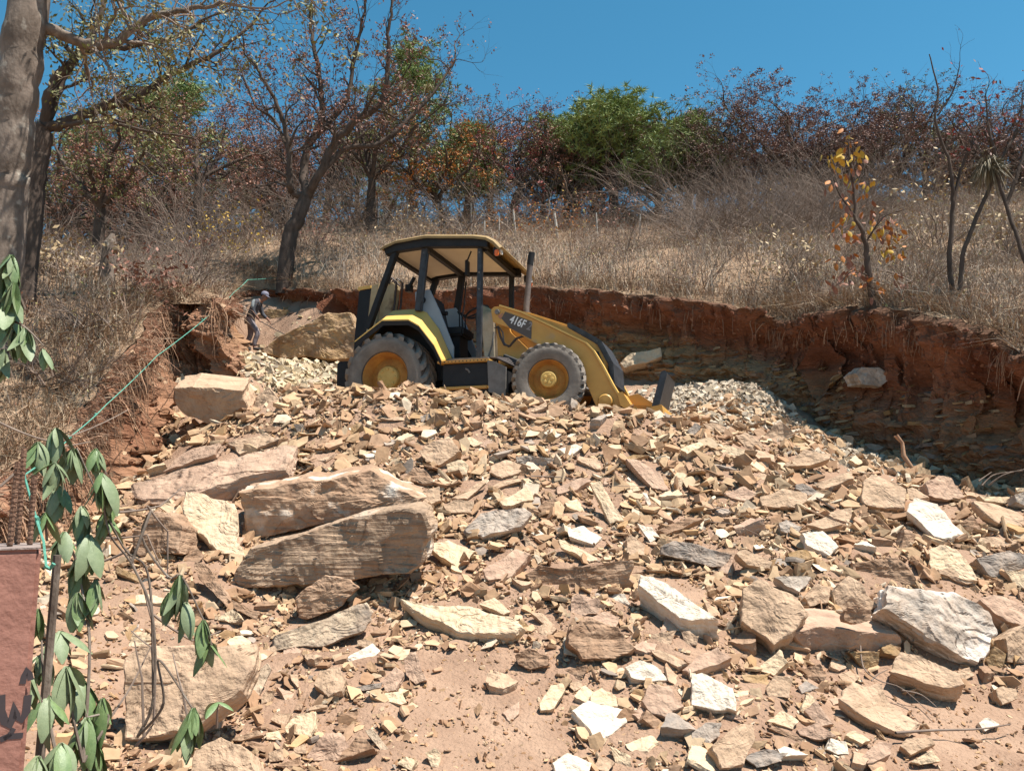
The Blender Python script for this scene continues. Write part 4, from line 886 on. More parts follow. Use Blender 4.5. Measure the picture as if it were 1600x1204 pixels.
# loader towers, arms, links
AT = [(1.47,1.60),(1.52,1.645),(1.60,1.64),(1.93,1.52),(2.42,1.26),(2.86,1.02),(2.97,.90),(3.08,.70),(3.22,.42),(3.30,.28),(3.335,.16),(3.33,.05),(3.20,.02),(3.02,.08),(2.90,.38),(2.76,.68),(2.60,.82),(2.30,.98),(2.08,1.10),(1.74,1.32),(1.60,1.37),(1.50,1.42)]
for s in (-1, 1):
    P('loader_tower', YEL, [(1.46,1.62),(1.62,1.60),(1.70,1.30),(1.95,1.05),(2.10,.86),(1.52,.80)], s*.50, s*.44, .006)
    y0, y1 = (-.72, -.62) if s < 0 else (.62, .72)
    arm = P('loader_arm', YEL, AT, y0, y1, .008)
    fl = [AT[i] for i in range(2, 11)]
    m = MB(); V = []
    for (x, z), (ox, oz) in zip(fl, [(.01,.022)]*5 + [(.022,.012)]*4): V += [(x, s*.60, z), (x, s*.745, z), (x+ox, s*.745, z+oz), (x+ox, s*.60, z+oz)]
    Fs = [(0,1,2,3), tuple(range(len(V)-4, len(V)))[::-1]] + [(4*i+j, 4*i+4+j, 4*i+4+(j+1) % 4, 4*i+(j+1) % 4) for i in range(len(fl)-1) for j in range(4)]
    m.add(V, Fs).build('arm_flange', YEL_LIT, arm)
    MB().lathe([(.001,s*.075),(.085,s*.07),(.10,s*.055),(.105,0)], 26, (3.13,s*.70,.20)).build('pin_boss', YEL, arm, smooth=True)
    MB().lathe([(.001,s*.05),(.034,s*.05),(.038,s*.04),(.04,0)], 14, (1.575,s*.71,1.555)).build('pivot_pin', GREYM, arm, smooth=True)
    T('lift_cylinder', BLK, [(1.62,s*.56,.92),(2.30,s*.56,.62)], .05, 10); T('lift_rod', GREYM, [(2.30,s*.56,.62),(2.95,s*.56,.36)], .028, 8)
    P('bucket_link', YEL, [(3.05,.44),(3.22,.40),(3.40,.26),(3.78,.10),(3.80,-.01),(3.40,.03),(3.12,.10)], s*.60, s*.55, .006)
    dp = MB().prism([(1.63,1.46),(1.69,1.555),(2.09,1.385),(2.08,1.125),(1.76,1.31)], s*.722, s*.7235).build('decal', DECAL, arm)
    if s < 0:
        MB().prism([(1.575,1.50),(1.665,1.545),(1.62,1.44)], -.7222, -.7235).build('warning_sticker', material('faded_red_sticker', (.42, .16, .09), (.34, .2, .13), rough=.6, bump=0), arm)
        for txt, x0, mt in (('416F', 1.745, WHT), ('2', 2.005, GRYP)):
            cu = bpy.data.curves.new('txt', 'FONT'); cu.body = txt; cu.size = .165; cu.extrude = .0008; cu.offset = .0035; cu.shear = .06
            to = bpy.data.objects.new('txt', cu); C.objects.link(to); bpy.context.view_layer.update()
            me = bpy.data.meshes.new_from_object(to.evaluated_get(bpy.context.evaluated_depsgraph_get())); bpy.data.objects.remove(to)
            me.materials.clear(); me.materials.append(mt)
            t = link(bpy.data.objects.new('number_marking', me), arm)
            t.location = (x0, -.7265, 1.395 - (x0 - 1.745) * .445); t.rotation_euler = (R(90), R(24), 0); t.scale = (.76, 1.0, 1)
P('arm_crossbar', YEL, [(2.98,.20),(3.08,.20),(3.08,.10),(2.98,.10)], -.60, .60)
# bucket with its floor rolled up in front
bk = P('bucket', YEL, [(3.36,.26),(3.42,.27),(3.52,.10),(3.80,-.05),(3.95,-.05),(3.93,.09),(3.80,.08),(3.72,.02),(3.50,.03),(3.40,.10)], -1.09, 1.09, .006)
P('cutting_edge', BLKW, [(3.80,.07),(3.90,.09),(4.01,.50),(3.985,.535),(3.93,.52)], -1.10, -.10, .008, bk)
for s in (-1, 1): P('bucket_ear', YEL, [(3.42,.27),(3.52,.06),(3.84,.06),(3.80,.14),(3.56,.30)], s*.62, s*.66, .004, bk)
# hoses along the arm and over the step
T('hose', HOSE, [(1.52,-.60,1.36),(1.56,-.66,1.34),(1.60,-.66,1.20),(1.66,-.66,1.08),(1.74,-.66,1.06),(1.84,-.67,1.16),(1.98,-.67,1.20),(2.10,-.67,1.12)], .017, 8)
T('hose', GREYM, [(1.48,-.58,1.36),(1.55,-.62,1.37),(1.62,-.62,1.28),(1.64,-.63,1.12),(1.72,-.63,1.05)], .012, 8)
for k in range(4): T('hose', HOSE, [(1.48,-.62-.05*k,.86+.01*k),(1.60,-.72-.03*k,.90-.012*k),(1.74,-.74-.02*k,.86-.02*k),(1.92,-.66,.80-.03*k),(2.05,-.50,.76)], .016, 8)
T('pipe', GREYM, [(1.47,-.56,1.30),(1.45,-.60,1.10),(1.40,-.62,.92)], .014, 6)
# backhoe boom folded upright at the rear
fr = B('swing_frame', BLK, (-.98,-.80,.55), (-.74,.80,.95), .02)
P('boom', WORN, [(-.92,.85),(-.70,.85),(-.52,1.6),(-.42,2.32),(-.50,2.38),(-.66,2.30),(-.74,1.6)], .02, .20, .01)
P('boom', WORN, [(-.88,.95),(-.70,.95),(-.60,1.7),(-.56,2.28),(-.70,2.26),(-.76,1.6)], -.28, -.20, .01)
P('dipper_stick', BLK, [(-1.10,.80),(-.92,.80),(-.82,1.6),(-.80,2.26),(-1.02,2.24),(-1.08,1.5)], -.10, .16, .012)
P('stick_cap', YEL_LIT, [(-1.04,2.24),(-.80,2.26),(-.80,2.31),(-1.04,2.30)], -.11, .17, .006)
for k, x in enumerate((-.42, -.36, -.47)): T('hose', HOSE, [(x-.12,.08*k,1.3),(x,.1*k,2.0),(x+.02,.1*k,2.36),(x-.06,.08*k,2.44),(x-.12,.06*k,2.34)], .018, 6)
T('swing_cylinder', GREYM, [(-.62,.3,1.0),(-.52,.16,1.62)], .045, 10)
for s in (-1, 1):
    B('stabilizer', BLK, (-.92,s*.70-.07,.30), (-.78,s*.70+.07,.95), .01)
print('machine done')
# ------------------------------------------------------------ person on the ledge
def skin(name, nodes, edges, mat, parent=None, sub=2, root=0):
    me = bpy.data.meshes.new(name); me.from_pydata([n[0] for n in nodes], edges, [])
    o = bpy.data.objects.new(name, me); C.objects.link(o)
    md = o.modifiers.new('s', 'SKIN'); md.use_smooth_shade = True
    for i, nd in enumerate(nodes):
        r = nd[1]; me.skin_vertices[0].data[i].radius = (r, r) if not hasattr(r, '__len__') else r
        me.skin_vertices[0].data[i].use_root = (i == root)
    o.modifiers.new('d', 'SUBSURF').levels = sub
    bpy.context.view_layer.update()
    m2 = bpy.data.meshes.new_from_object(o.evaluated_get(bpy.context.evaluated_depsgraph_get()))
    bpy.data.objects.remove(o); m2.name = name; m2.materials.clear(); m2.materials.append(mat)
    o2 = link(bpy.data.objects.new(name, m2), parent); return o2
SKINM = material('skin', (.26, .13, .085), (.21, .10, .065), rough=.6, bump=0)
SHIRT = material('dark_shirt', (.075, .075, .085), (.035, .035, .042), rough=.9, scale=6, bump=.5, bscale=9, stretch=(2, 2, .5))
SHOULD = material('grey_shirt_panel', (.24, .27, .27), (.17, .19, .195), rough=.9, scale=6, bump=.4, bscale=9)
PANTS = material('grey_trousers', (.23, .20, .21), (.13, .11, .12), rough=.9, scale=7, bump=.6, bscale=8)
CAPM = material('grey_cap', (.21, .20, .25), (.14, .135, .17), rough=.85, scale=8, bump=.1)
SHOE = material('dark_shoe', (.06, .05, .045), (.04, .035, .03), rough=.8, bump=.1)
HAIR = material('dark_hair', (.02, .017, .015), (.012, .01, .01), rough=.8, bump=.2)
pd = hitW(400, 549, 14.0); pf = px(400, 549, pd); pf[2] = W(pf[0], pf[1]); PS_ = 99 * pd / FPX / 1.76
per = empty('person', pf); per.scale = (PS_, PS_, PS_)
tag(per, 'person in dark shirt, grey trousers and cap stooping with a long bar', 'person')
# facing +X (right), right arm towards the camera; units metres, feet at z = 0
LH, RH = (-.20,.12,.92), (-.20,-.09,.92)
body = [((-.20,0,.95),(.13,.11)), ((-.16,0,1.10),(.14,.105)), ((-.08,0,1.28),(.16,.115)), ((.0,0,1.42),(.12,.09)), ((.08,0,1.485),.055), ((.15,0,1.535),(.07,.075)), ((.185,0,1.60),(.088,.088)), ((.19,0,1.66),(.075,.08)),
        ((-.19,-.09,.88),.088), ((.06,-.11,.50),.062), ((-.03,-.12,.09),.042), ((.06,-.12,.045),.038), ((.15,-.12,.03),.03),
        ((-.22,.09,.88),.088), ((-.21,.11,.50),.062), ((-.36,.12,.12),.042), ((-.28,.12,.07),.038), ((-.19,.12,.05),.03),
        ((-.02,-.20,1.38),.062), ((-.06,-.25,1.12),.045), ((.07,-.22,.92),.034), ((.11,-.21,.87),(.032,.02)),
        ((-.02,.20,1.38),.062), ((.05,.26,1.14),.045), ((.24,.20,.96),.034), ((.28,.18,.91),(.032,.02)), ((.235,0,1.545),(.045,.05))]
edg = [(0,1),(1,2),(2,3),(3,4),(4,5),(5,6),(6,7),(0,8),(8,9),(9,10),(10,11),(11,12),(0,13),(13,14),(14,15),(15,16),(16,17),(3,18),(18,19),(19,20),(20,21),(3,22),(22,23),(23,24),(24,25),(5,26)]
bd = skin('body', body, edg, SKINM, per)
for hx, hy, hz, sd in ((.11,-.21,.87,-1), (.28,.18,.91,1)):
    for k, ln in enumerate((.075,.085,.08,.065)):
        y = hy + (k - 1.5) * .019
        skin('finger', [((hx,y,hz-.01),.0095), ((hx+.03,y,hz-.035),.009), ((hx+.045,y,hz-.035-ln*.4),.0085), ((hx+.025,y,hz-.03-ln*.7),.0075)], [(0,1),(1,2),(2,3)], SKINM, bd, 1)
    skin('thumb', [((hx-.01,hy-sd*.025,hz+.01),.011), ((hx+.02,hy-sd*.045,hz-.015),.010), ((hx+.04,hy-sd*.03,hz-.045),.008)], [(0,1),(1,2)], SKINM, bd, 1)
skin('shirt', [((-.225,0,.86),(.15,.13)), ((-.175,0,1.08),(.16,.125)), ((-.09,0,1.27),(.175,.13)), ((.0,0,1.42),(.13,.10)), ((.055,0,1.465),(.075,.075)),
      ((-.02,-.20,1.385),.078), ((-.06,-.255,1.12),.060), ((.04,-.23,.96),.046), ((-.02,.20,1.385),.078), ((.05,.265,1.14),.060), ((.20,.21,.99),.046)],
      [(0,1),(1,2),(2,3),(3,4),(3,5),(5,6),(6,7),(3,8),(8,9),(9,10)], SHIRT, per)
skin('shoulder_panel', [((-.075,-.10,1.43),(.05,.05)), ((-.05,-.19,1.40),(.078,.084)), ((-.06,-.235,1.27),(.07,.072)), ((-.065,-.256,1.16),(.064,.064))], [(0,1),(1,2),(2,3)], SHOULD, per)
skin('trousers', [((-.205,0,.97),(.15,.125)), ((-.19,-.09,.87),.108), ((.07,-.115,.50),.082), ((0,-.12,.28),.072), ((-.035,-.12,.11),.062), ((-.225,.09,.87),.108), ((-.205,.11,.50),.082), ((-.30,.12,.28),.072), ((-.355,.12,.15),.062)],
      [(0,1),(1,2),(2,3),(3,4),(0,5),(5,6),(6,7),(7,8)], PANTS, per)
for nd in ([((-.05,-.12,.06),.05),((.05,-.12,.05),.05),((.17,-.12,.035),.036)], [((-.37,.12,.10),.05),((-.28,.12,.085),.05),((-.17,.12,.06),.036)]): skin('shoe', nd, [(0,1),(1,2)], SHOE, per)
# head: hair, ear, nose, eyes, cap with peak
skin('hair', [((.11,0,1.56),(.06,.075)), ((.13,0,1.63),(.085,.09))], [(0,1)], HAIR, per)
for s in (-1, 1):
    skin('ear', [((.165,s*.088,1.565),.016), ((.16,s*.095,1.60),.02)], [(0,1)], SKINM, per, 1)
    skin('eye', [((.262,s*.035,1.595),.010), ((.266,s*.035,1.594),.009)], [(0,1)], HAIR, per, 1)
skin('nose', [((.272,0,1.59),.012), ((.292,0,1.562),.017)], [(0,1)], SKINM, per, 1)
MB().box((.272,-.022,1.513), (.279,.022,1.521)).build('mouth', HAIR, per)
cap = MB().lathe([(.11,0),(.113,.03),(.105,.07),(.08,.105),(.04,.122),(.001,.126)], 24).build('cap', CAPM, per, smooth=True)
cap.matrix_local = Matrix.Translation((.175,0,1.615)) @ Matrix.Rotation(R(12), 4, 'Y') @ Matrix.Rotation(R(90), 4, 'X')
pk = MB(); a = np.linspace(-1.15, 1.15, 9); V = [(.10*math.cos(t), .10*math.sin(t), 0) for t in a] + [(.075+.115*math.cos(t), .10*math.sin(t), -.028) for t in a]
V += [(x, y, z-.008) for x, y, z in V]; n = 9
Fs = [(i, i+1, n+i+1, n+i) for i in range(8)] + [(2*n+i, 3*n+i, 3*n+i+1, 2*n+i+1) for i in range(8)] + [(n+i, n+i+1, 3*n+i+1, 3*n+i) for i in range(8)]
pko = pk.add(V, Fs).build('cap_peak', CAPM, cap, smooth=True); pko.matrix_local = Matrix.Rotation(R(-90), 4, 'X')
bar = MB().tube([pf + np.array(q) * PS_ / .86 for q in [(-.02,-.195,.87),(.10,-.18,.72),(.5,-.14,.50),(1.05,-.05,.24)]], .009, 8).build('pry_bar', BLK)
tag(bar, 'thin dark pry bar held in the hands of the person', 'bar')
# ------------------------------------------------------------ green rope, stake, red pillar
ROPE = material('green_rope', (.12, .36, .27), (.08, .26, .19), rough=.7, scale=60, bump=.4)
def sag(pts, s=.02, n=10):
    out = []
    for a, b in zip(pts[:-1], pts[1:]):
        for t in np.linspace(0, 1, n, endpoint=False): out.append(a*(1-t) + b*t - np.array([0, 0, s*4*t*(1-t)*np.linalg.norm(b-a)*.25]))
    return out + [pts[-1]]
rp = [px(520,430,21.5),px(430,434,21),px(387,437,19.5),px(366,456,16.5),px(341,480,13.2),px(245,556,9.3),px(166,632,7.0),px(112,680,5.0),px(38,742,2.62)]
rl = sag(rp); m = MB().tube(rl, list(np.linspace(.009, .0032, len(rl))), 6)
for q in (px(316,499,12.0), px(150,648,6.4), px(108,684,4.8)): m.tube([q + np.array(e)*.02 for e in ((-.6,0,-.4),(0,.1,.3),(.6,0,.2))], [.008,.014,.007], 6)
m.tube(sag([px(38,742,2.62),px(56,806,2.6),px(68,845,2.5),px(72,884,2.45)], .05), .004, 5)
m.tube([px(52,806,2.6),px(58,809,2.58),px(60,818,2.6)], .008, 5); m.tube([px(70,884,2.45),px(78,888,2.46),px(84,880,2.46)], .007, 5)
tag(m.build('rope', ROPE, smooth=True), 'taut bright green rope running from the bank to the rebar', 'rope')
PILM = material('red_painted_concrete', (.33, .16, .12), (.25, .115, .085), rough=.85, scale=5, bump=.35, spots=.36, spot_c=(.20, .12, .10), spot_scale=6)
p0 = px(65, 858, 2.35); pb = px(44, 1204, 2.35)
PR_ = R(31); pex = np.array([math.cos(PR_), math.sin(PR_), 0]); pey = np.array([-math.sin(PR_), math.cos(PR_), 0]); pc = p0 - pex*.15 + pey*.15
def onpil(u, v, yy):
    "spot on the pillar's own plane y = yy seen at (u, v)"
    r = ray(u, v); o3 = np.array([0, 0, CZ]); t = ((pc - o3) @ pey + yy) / (r @ pey); q = o3 + r*t - np.array([pc[0], pc[1], 0]); return np.array([q @ pex, yy, q[2]])
pil = empty('concrete_pillar', (pc[0], pc[1], 0), PR_)
tag(pil, 'red painted concrete pillar with black graffiti at the lower left corner', 'pillar')
zt = p0[2]; MB().box((-.15,-.15,-.2), (.15,.15,zt)).build('shaft', PILM, pil, bevel=.012)
MB().box((-.148,-.148,zt+.001), (.148,.148,zt+.006)).build('rough_top', material('bare_concrete', (.30,.24,.21), (.2,.15,.13), scale=9, bump=.5), pil)
REB = material('rusty_rebar', (.23, .13, .085), (.13, .07, .045), rough=.85, scale=18, bump=.6)
for bu, du, dv, yy in ((14,28,722,-.06), (26,38,700,.06), (46,54,742,.0)):
    q = onpil(du, dv, yy); x, z = q[0], q[2]
    bx = onpil(bu, 862, yy)[0]
    rr = MB().tube([(bx, yy, zt-.05), (x, yy, z)], .0078, 7); L_ = z - zt
    for k in range(int(L_ / .014)):
        f = k * .014 / (L_ + .05) + .05/(L_+.05); c = np.array([bx, yy, zt-.05])*(1-f) + np.array([x, yy, z])*f; rr.tube([c - (0,0,.0025), c + (0,0,.0025)], .0092, 7)
    rr.build('rebar', REB, pil)
INK = material('black_spray_paint', (.035, .03, .035), (.06, .045, .045), rough=.7, bump=0)
def stroke(uv, wd, soft=0):
    m = MB(); pts = [onpil(u, v, -.15) for u, v in uv]; V = []
    for i, q in enumerate(pts):
        t = pts[min(i+1, len(pts)-1)] - pts[max(i-1, 0)]; nn = np.array([-t[2], 0, t[0]]); nn /= np.linalg.norm(nn) + 1e-9
        V += [(q[0] + nn[0]*wd, -.1515, q[2] + nn[2]*wd), (q[0] - nn[0]*wd, -.1515, q[2] - nn[2]*wd)]
    m.add(V, [(2*i, 2*i+1, 2*i+3, 2*i+2) for i in range(len(pts)-1)]).build('graffiti_mark', INK, pil)
stroke([(35,1068),(38,1055),(42,1045),(46,1052),(48,1062)], .008); stroke([(2,1085),(2,1110),(8,1128),(14,1134),(20,1120),(22,1100),(26,1118),(33,1124),(41,1112),(44,1085)], .010)
stroke([(0,1155),(12,1150),(36,1148)], .008); stroke([(22,1137),(14,1148),(6,1154)], .006)
q = px(88, 890, 2.75); stk = MB().tube([(q[0]-.01,q[1],.2),(q[0],q[1],q[2]+.05)], [.017,.013], 7).build('wooden_stake', M['barklight'])
tag(stk, 'short grey wooden stake beside the red pillar', 'stake')
# ------------------------------------------------------------ green-leaved shrub in the left foreground, each leaf its own piece
def leaf_mesh(name, L, wd, droop, mat, fold=.25, n=6):
    V = []; F = []
    for i in range(n + 1):
        t = i / n; x = L * (t - .12 * droop * t * t); z = -L * droop * .42 * t * t; hw = wd * (math.sin(math.pi * min(1, t * .93 + .05)) ** .75) * (1 - .15 * t)
        V += [(x, -hw, z - fold * hw * .9), (x, -hw*.5, z - fold*hw*.25), (x, 0, z), (x, hw*.5, z - fold*hw*.25), (x, hw, z - fold * hw * .9)]
    for i in range(n):
        for j in range(4): a = i*5 + j; F.append((a, a+5, a+6, a+1))
    me = bpy.data.meshes.new(name); me.from_pydata(V, [], F); me.materials.append(mat)
    for p in me.polygons: p.use_smooth = True
    return me
LG = material('leaf_glossy_green', (.17, .235, .095), (.10, .16, .06), rough=.42, scale=9, bump=.15, spec=.5)
LG2 = material('leaf_dull_green', (.215, .26, .145), (.15, .19, .10), rough=.5, scale=9, bump=.15, spec=.4)
LME = [leaf_mesh('leaf', 1.0, .18, .3, LG), leaf_mesh('leaf', 1.0, .17, .7, LG), leaf_mesh('leaf', 1.0, .21, .5, LG2), leaf_mesh('leaf', 1.0, .18, 1.0, LG2)]
def shrub(label, base, clusters, seed, stems):
    rg = random.Random(seed); b = px(*base); sh = empty('leafy_shrub', b); tag(sh, label, 'shrub'); sh.location.z = W(b[0], b[1]) if base[2] < 6 and b[2] < 1.5 else b[2]
    o0 = np.array(sh.location)
    for st in stems:
        pts = [px(*q) - o0 for q in st]; MB().tube(resample(pts, 24), list(np.linspace(.006, .003, 24)), 6).build('stem', M['barklight'], sh, smooth=True)
    for (u, v, d, n, sz, down) in clusters:
        c = px(u, v, d) - o0
        MB().tube([c + np.array([rg.uniform(-.03,.03), .04, -.10]), c], [.005, .003], 5).build('twig', M['twig'], sh)
        n = int(n * 1.7)
        for k in range(n):
            l = link(bpy.data.objects.new('leaf', rg.choice(LME)), sh)
            L = sz * rg.uniform(.75, 1.45); az = 2*math.pi*k/n + rg.uniform(-.4, .4); el = -R(rg.gauss(down, 13))
            l.matrix_local = Matrix.Translation(Vector(c)) @ Euler((0, 0, az)).to_matrix().to_4x4() @ Euler((0, -el, 0)).to_matrix().to_4x4() @ Euler((rg.uniform(-.5,.5), 0, 0)).to_matrix().to_4x4() @ Matrix.Scale(L, 4)
    return sh
shrub('green long-leaved shrub drooping beside the pillar', (150,1180,3.0),
  [(88,668,3.0,7,.11,62),(115,700,3.05,8,.11,58),(85,722,2.95,7,.11,55),(92,758,3.1,8,.115,60),(158,738,3.0,9,.135,62),(128,790,3.05,7,.12,66),(140,835,3.0,8,.125,62),(120,880,3.0,7,.13,70),(122,925,2.95,8,.11,68),(70,800,2.8,4,.1,50),(150,700,3.1,6,.10,60),(60,690,2.95,6,.10,60),(175,760,3.05,6,.11,65),(165,800,3.1,6,.11,66),(100,830,2.9,6,.11,64),(150,905,3.0,6,.11,66),(95,985,2.9,6,.11,62),(265,925,3.2,5,.10,66),(325,1000,3.2,5,.10,62),(290,1130,3.0,6,.10,66),(160,1090,2.9,6,.12,62),(45,1050,2.6,5,.12,58),
   (282,898,3.2,8,.125,66),(290,940,3.2,6,.115,70),(318,968,3.15,7,.115,60),(302,1105,3.0,8,.125,66),(340,1096,3.0,2,.09,5),
   (105,1040,2.8,8,.13,58),(130,1062,2.9,7,.13,64),(75,1085,2.75,6,.13,60),(135,1120,2.85,9,.135,62),(95,1160,2.7,8,.135,55),(60,1180,2.6,7,.13,55),(150,1160,2.9,6,.13,65),(65,1020,2.8,4,.10,70),(60,950,2.8,4,.09,60)], 5,
  [[(215,1150,3.1),(240,1090,3.1),(238,960,3.1),(205,880,3.1),(170,830,3.05),(158,745,3.0)],[(240,1090,3.1),(232,900,3.15),(190,850,3.1),(120,700,3.05)],[(205,880,3.1),(235,800,3.15),(222,840,3.2),(262,900,3.2),(284,900,3.2),(318,968,3.15)],
   [(215,1150,3.1),(255,1100,3.05),(248,1030,3.05),(300,1105,3.0)],[(130,1190,2.8),(110,1100,2.8),(105,1040,2.8)],[(130,1190,2.8),(140,1000,2.95),(122,880,3.0),(140,835,3.0)],[(130,1190,2.8),(170,1120,2.9),(135,1120,2.85)],[(90,1190,2.7),(70,1085,2.75),(65,1000,2.8)]])
shrub('leafy green branch hanging in at the left edge', (-60,600,3.2),
  [(18,398,3.0,8,.14,74),(22,440,3.0,6,.15,82),(8,470,3.0,6,.14,82),(30,505,3.05,5,.12,78),(40,512,3.0,6,.11,75),(68,545,3.0,5,.075,70),(5,545,3.0,5,.11,75)], 9,
  [[(-60,600,3.2),(-20,500,3.1),(0,420,3.0),(18,398,3.0)],[(-20,500,3.1),(10,498,3.05),(40,512,3.0),(68,540,3.0)]])
# bare whip-like twigs over the lower-left slab
rg = random.Random(3); m = MB()
for st in [[(212,1165,3.3),(240,1130,3.3),(243,1060,3.3),(236,1010,3.35),(205,985,3.4)],[(240,960,3.4),(300,1000,3.5),(345,985,3.6)],[(150,880,3.3),(200,860,3.3),(225,920,3.3),(240,980,3.3)],[(185,800,3.5),(250,790,3.6),(285,760,3.7)],[(230,790,3.5),(262,830,3.6),(262,900,3.6)],
           [(150,1150,3.2),(200,1080,3.3),(235,1010,3.4)],[(225,1150,3.1),(222,1060,3.1),(210,1000,3.1)],[(300,1150,3.3),(285,1080,3.3),(270,1020,3.4)],[(0,760,3.2),(60,700,3.3),(140,690,3.4)],[(0,660,4),(80,690,4),(200,640,4.5)],[(60,860,3.2),(160,840,3.3),(230,835,3.3),(250,880,3.3)]]:
    pts = [px(*q) for q in st]; m.tube(sag(pts, .12, 6), list(np.linspace(.006, .0025, (len(pts)-1)*6+1)), 5)
tag(m.build('bare_twigs', M['twig'], smooth=True), 'bare grey whip-like twigs tangled over the lower-left slab', 'twigs', kind='stuff')
print('foreground done')
# ------------------------------------------------------------ trees
class Tubes:
    def __init__(s): s.V = []; s.F = []; s.n = 0
    def add(s, pts, rad, k):
        pts = np.asarray(pts, float); n = len(pts); t = np.gradient(pts, axis=0); t /= np.linalg.norm(t, axis=1)[:, None] + 1e-9
        ref = np.array([.3, .9, .1]) if abs(t[0, 2]) > .7 else np.array([.1, .2, .97])
        a = np.cross(t, ref); a /= np.linalg.norm(a, axis=1)[:, None] + 1e-9; b = np.cross(t, a)
        an = np.linspace(0, 2*math.pi, k, endpoint=False)
        q = pts[:, None] + np.asarray(rad)[:, None, None] * (a[:, None]*np.cos(an)[None, :, None] + b[:, None]*np.sin(an)[None, :, None])
        i = np.arange(n-1)[:, None]*k; j = np.arange(k)[None]; jj = (j+1) % k
        s.V.append(q.reshape(-1, 3)); s.F.append((np.stack([i+j, i+jj, i+k+jj, i+k+j], 2)).reshape(-1, 4) + s.n); s.n += n*k
    def build(s, name, mat, parent):
        return np_obj(name, np.concatenate(s.V), np.concatenate(s.F), mat, parent, smooth=True)
def grow(rg, th, tw, tips, p, d, L, r, lev, maxlev, crook, up, nch, ang, short=.72):
    n = 6 if lev < 3 else 3; pts = [p]; rad = [r]; d = d / np.linalg.norm(d); kids = []
    for i in range(n):
        d = d + rg.normal(0, crook, 3) + np.array([0, 0, up * .12]); d /= np.linalg.norm(d)
        p = p + d * L / n; pts.append(p); rad.append(r * (1 - .5 * (i+1) / n))
        if i >= (2 if lev == 0 else 1): kids.append((p, d, rad[-1]))
    (th if r > .022 else tw).add(pts, rad, 6 if r > .05 else (4 if r > .018 else 3))
    if lev >= maxlev or r < .004: tips.append((p, d)); return
    ks = rg.choice(len(kids), min(len(kids), nch if lev else nch), replace=False)
    for c, ki in enumerate(sorted(ks)):
        q, dd, rr = kids[ki]; ax = rg.normal(0, 1, 3); ax -= dd * (ax @ dd); ax /= np.linalg.norm(ax)
        a = R(rg.uniform(*ang)); nd = dd * math.cos(a) + ax * math.sin(a)
        grow(rg, th, tw, tips, q, nd, L * short * rg.uniform(.75, 1.15), rr * rg.uniform(.55, .75), lev+1, maxlev, crook, up, nch, ang, short)
    grow(rg, th, tw, tips, p, d, L * short * rg.uniform(.8, 1.1), rad[-1] * .9, lev+1, maxlev, crook, up, nch, ang, short)
def leaves(rg, name, tips, per, size, mat, parent, spread, along=.0):
    T = np.array([t[0] for t in tips]); D = np.array([t[1] for t in tips]); n = len(T) * per
    c = np.repeat(T, per, 0) + rg.normal(0, spread, (n, 3)) - np.repeat(D, per, 0) * rg.uniform(0, along + 1e-6, (n, 1))
    a = rg.normal(0, 1, (n, 3)); a /= np.linalg.norm(a, axis=1)[:, None]; b = rg.normal(0, 1, (n, 3)); b -= a*(a*b).sum(1)[:, None]; b /= np.linalg.norm(b, axis=1)[:, None]
    s = size * rg.uniform(.6, 1.3, (n, 1)); V = np.stack([c - a*s, c + b*s*.45, c + a*s, c - b*s*.45], 1).reshape(-1, 3)
    return np_obj(name, V, np.arange(4*n).reshape(-1, 4), mat, parent)
def tree(label, base, limbs, seed, trunk_r, L, leaf=None, maxlev=4, crook=.2, up=.2, nch=3, ang=(25, 60), bark='bark', per=4, lsize=.06, group=None, name='oak_tree', short=.72, spread=.045, along=.12, thin=1.0, leaf2=None):
    "limbs: traced main limbs as (photo points with depth, start radius); the first is the trunk"
    rg = np.random.default_rng(seed); b = px(*base); b[2] = H(b[0], b[1]) - .05; o = empty(name, b); tag(o, label, 'tree', group)
    th, tw, tips = Tubes(), Tubes(), []
    for li, (pts, r0, r1) in enumerate(limbs):
        pp = np.array([px(*q) for q in pts]); 
        if li == 0: pp[0] = b + np.array([0, 0, -.15])
        n = max(6, 5 * len(pp)); pp = resample(pp, n) - b; rr = np.linspace(r0, r1, n)
        pp[1:-1] += rg.normal(0, min(.012, r0 * .16) if li == 0 else r0 * .16, (n-2, 3))
        th.add(pp, rr, 8)
        if li == 0 and len(limbs) > 1: 
            continue
        for i in range(max(2, n // 4), n, 2):
            dd = pp[i] - pp[i-1]; dd /= np.linalg.norm(dd); ax = rg.normal(0, 1, 3); ax -= dd*(ax@dd); ax /= np.linalg.norm(ax); a = R(rg.uniform(*ang))
            grow(rg, th, tw, tips, pp[i], dd*math.cos(a) + ax*math.sin(a), L*rg.uniform(.55, 1.0), rr[i]*rg.uniform(.4, .6), 1, maxlev, crook, up, nch, ang, short)
        grow(rg, th, tw, tips, pp[-1], pp[-1]-pp[-2], L, r1, 1, maxlev, crook, up, nch, ang, short)
    th.build('trunk', M[bark], o)
    if tw.V: tw.build('branches', M['twig'] if bark != 'bark' else M['bark'], o)
    if leaf:
        k = max(1, int(len(tips) * thin)); ix = rg.permutation(len(tips))
        f1 = [tips[i] for i in ix[:k]]
        if leaf2: h = len(f1)//2; leaves(rg, 'crown', f1[h:], per, lsize, M[leaf2], o, spread, along); f1 = f1[:h]
        leaves(rg, 'crown', f1, per, lsize, M[leaf], o, spread, along)
    return o, b, tips
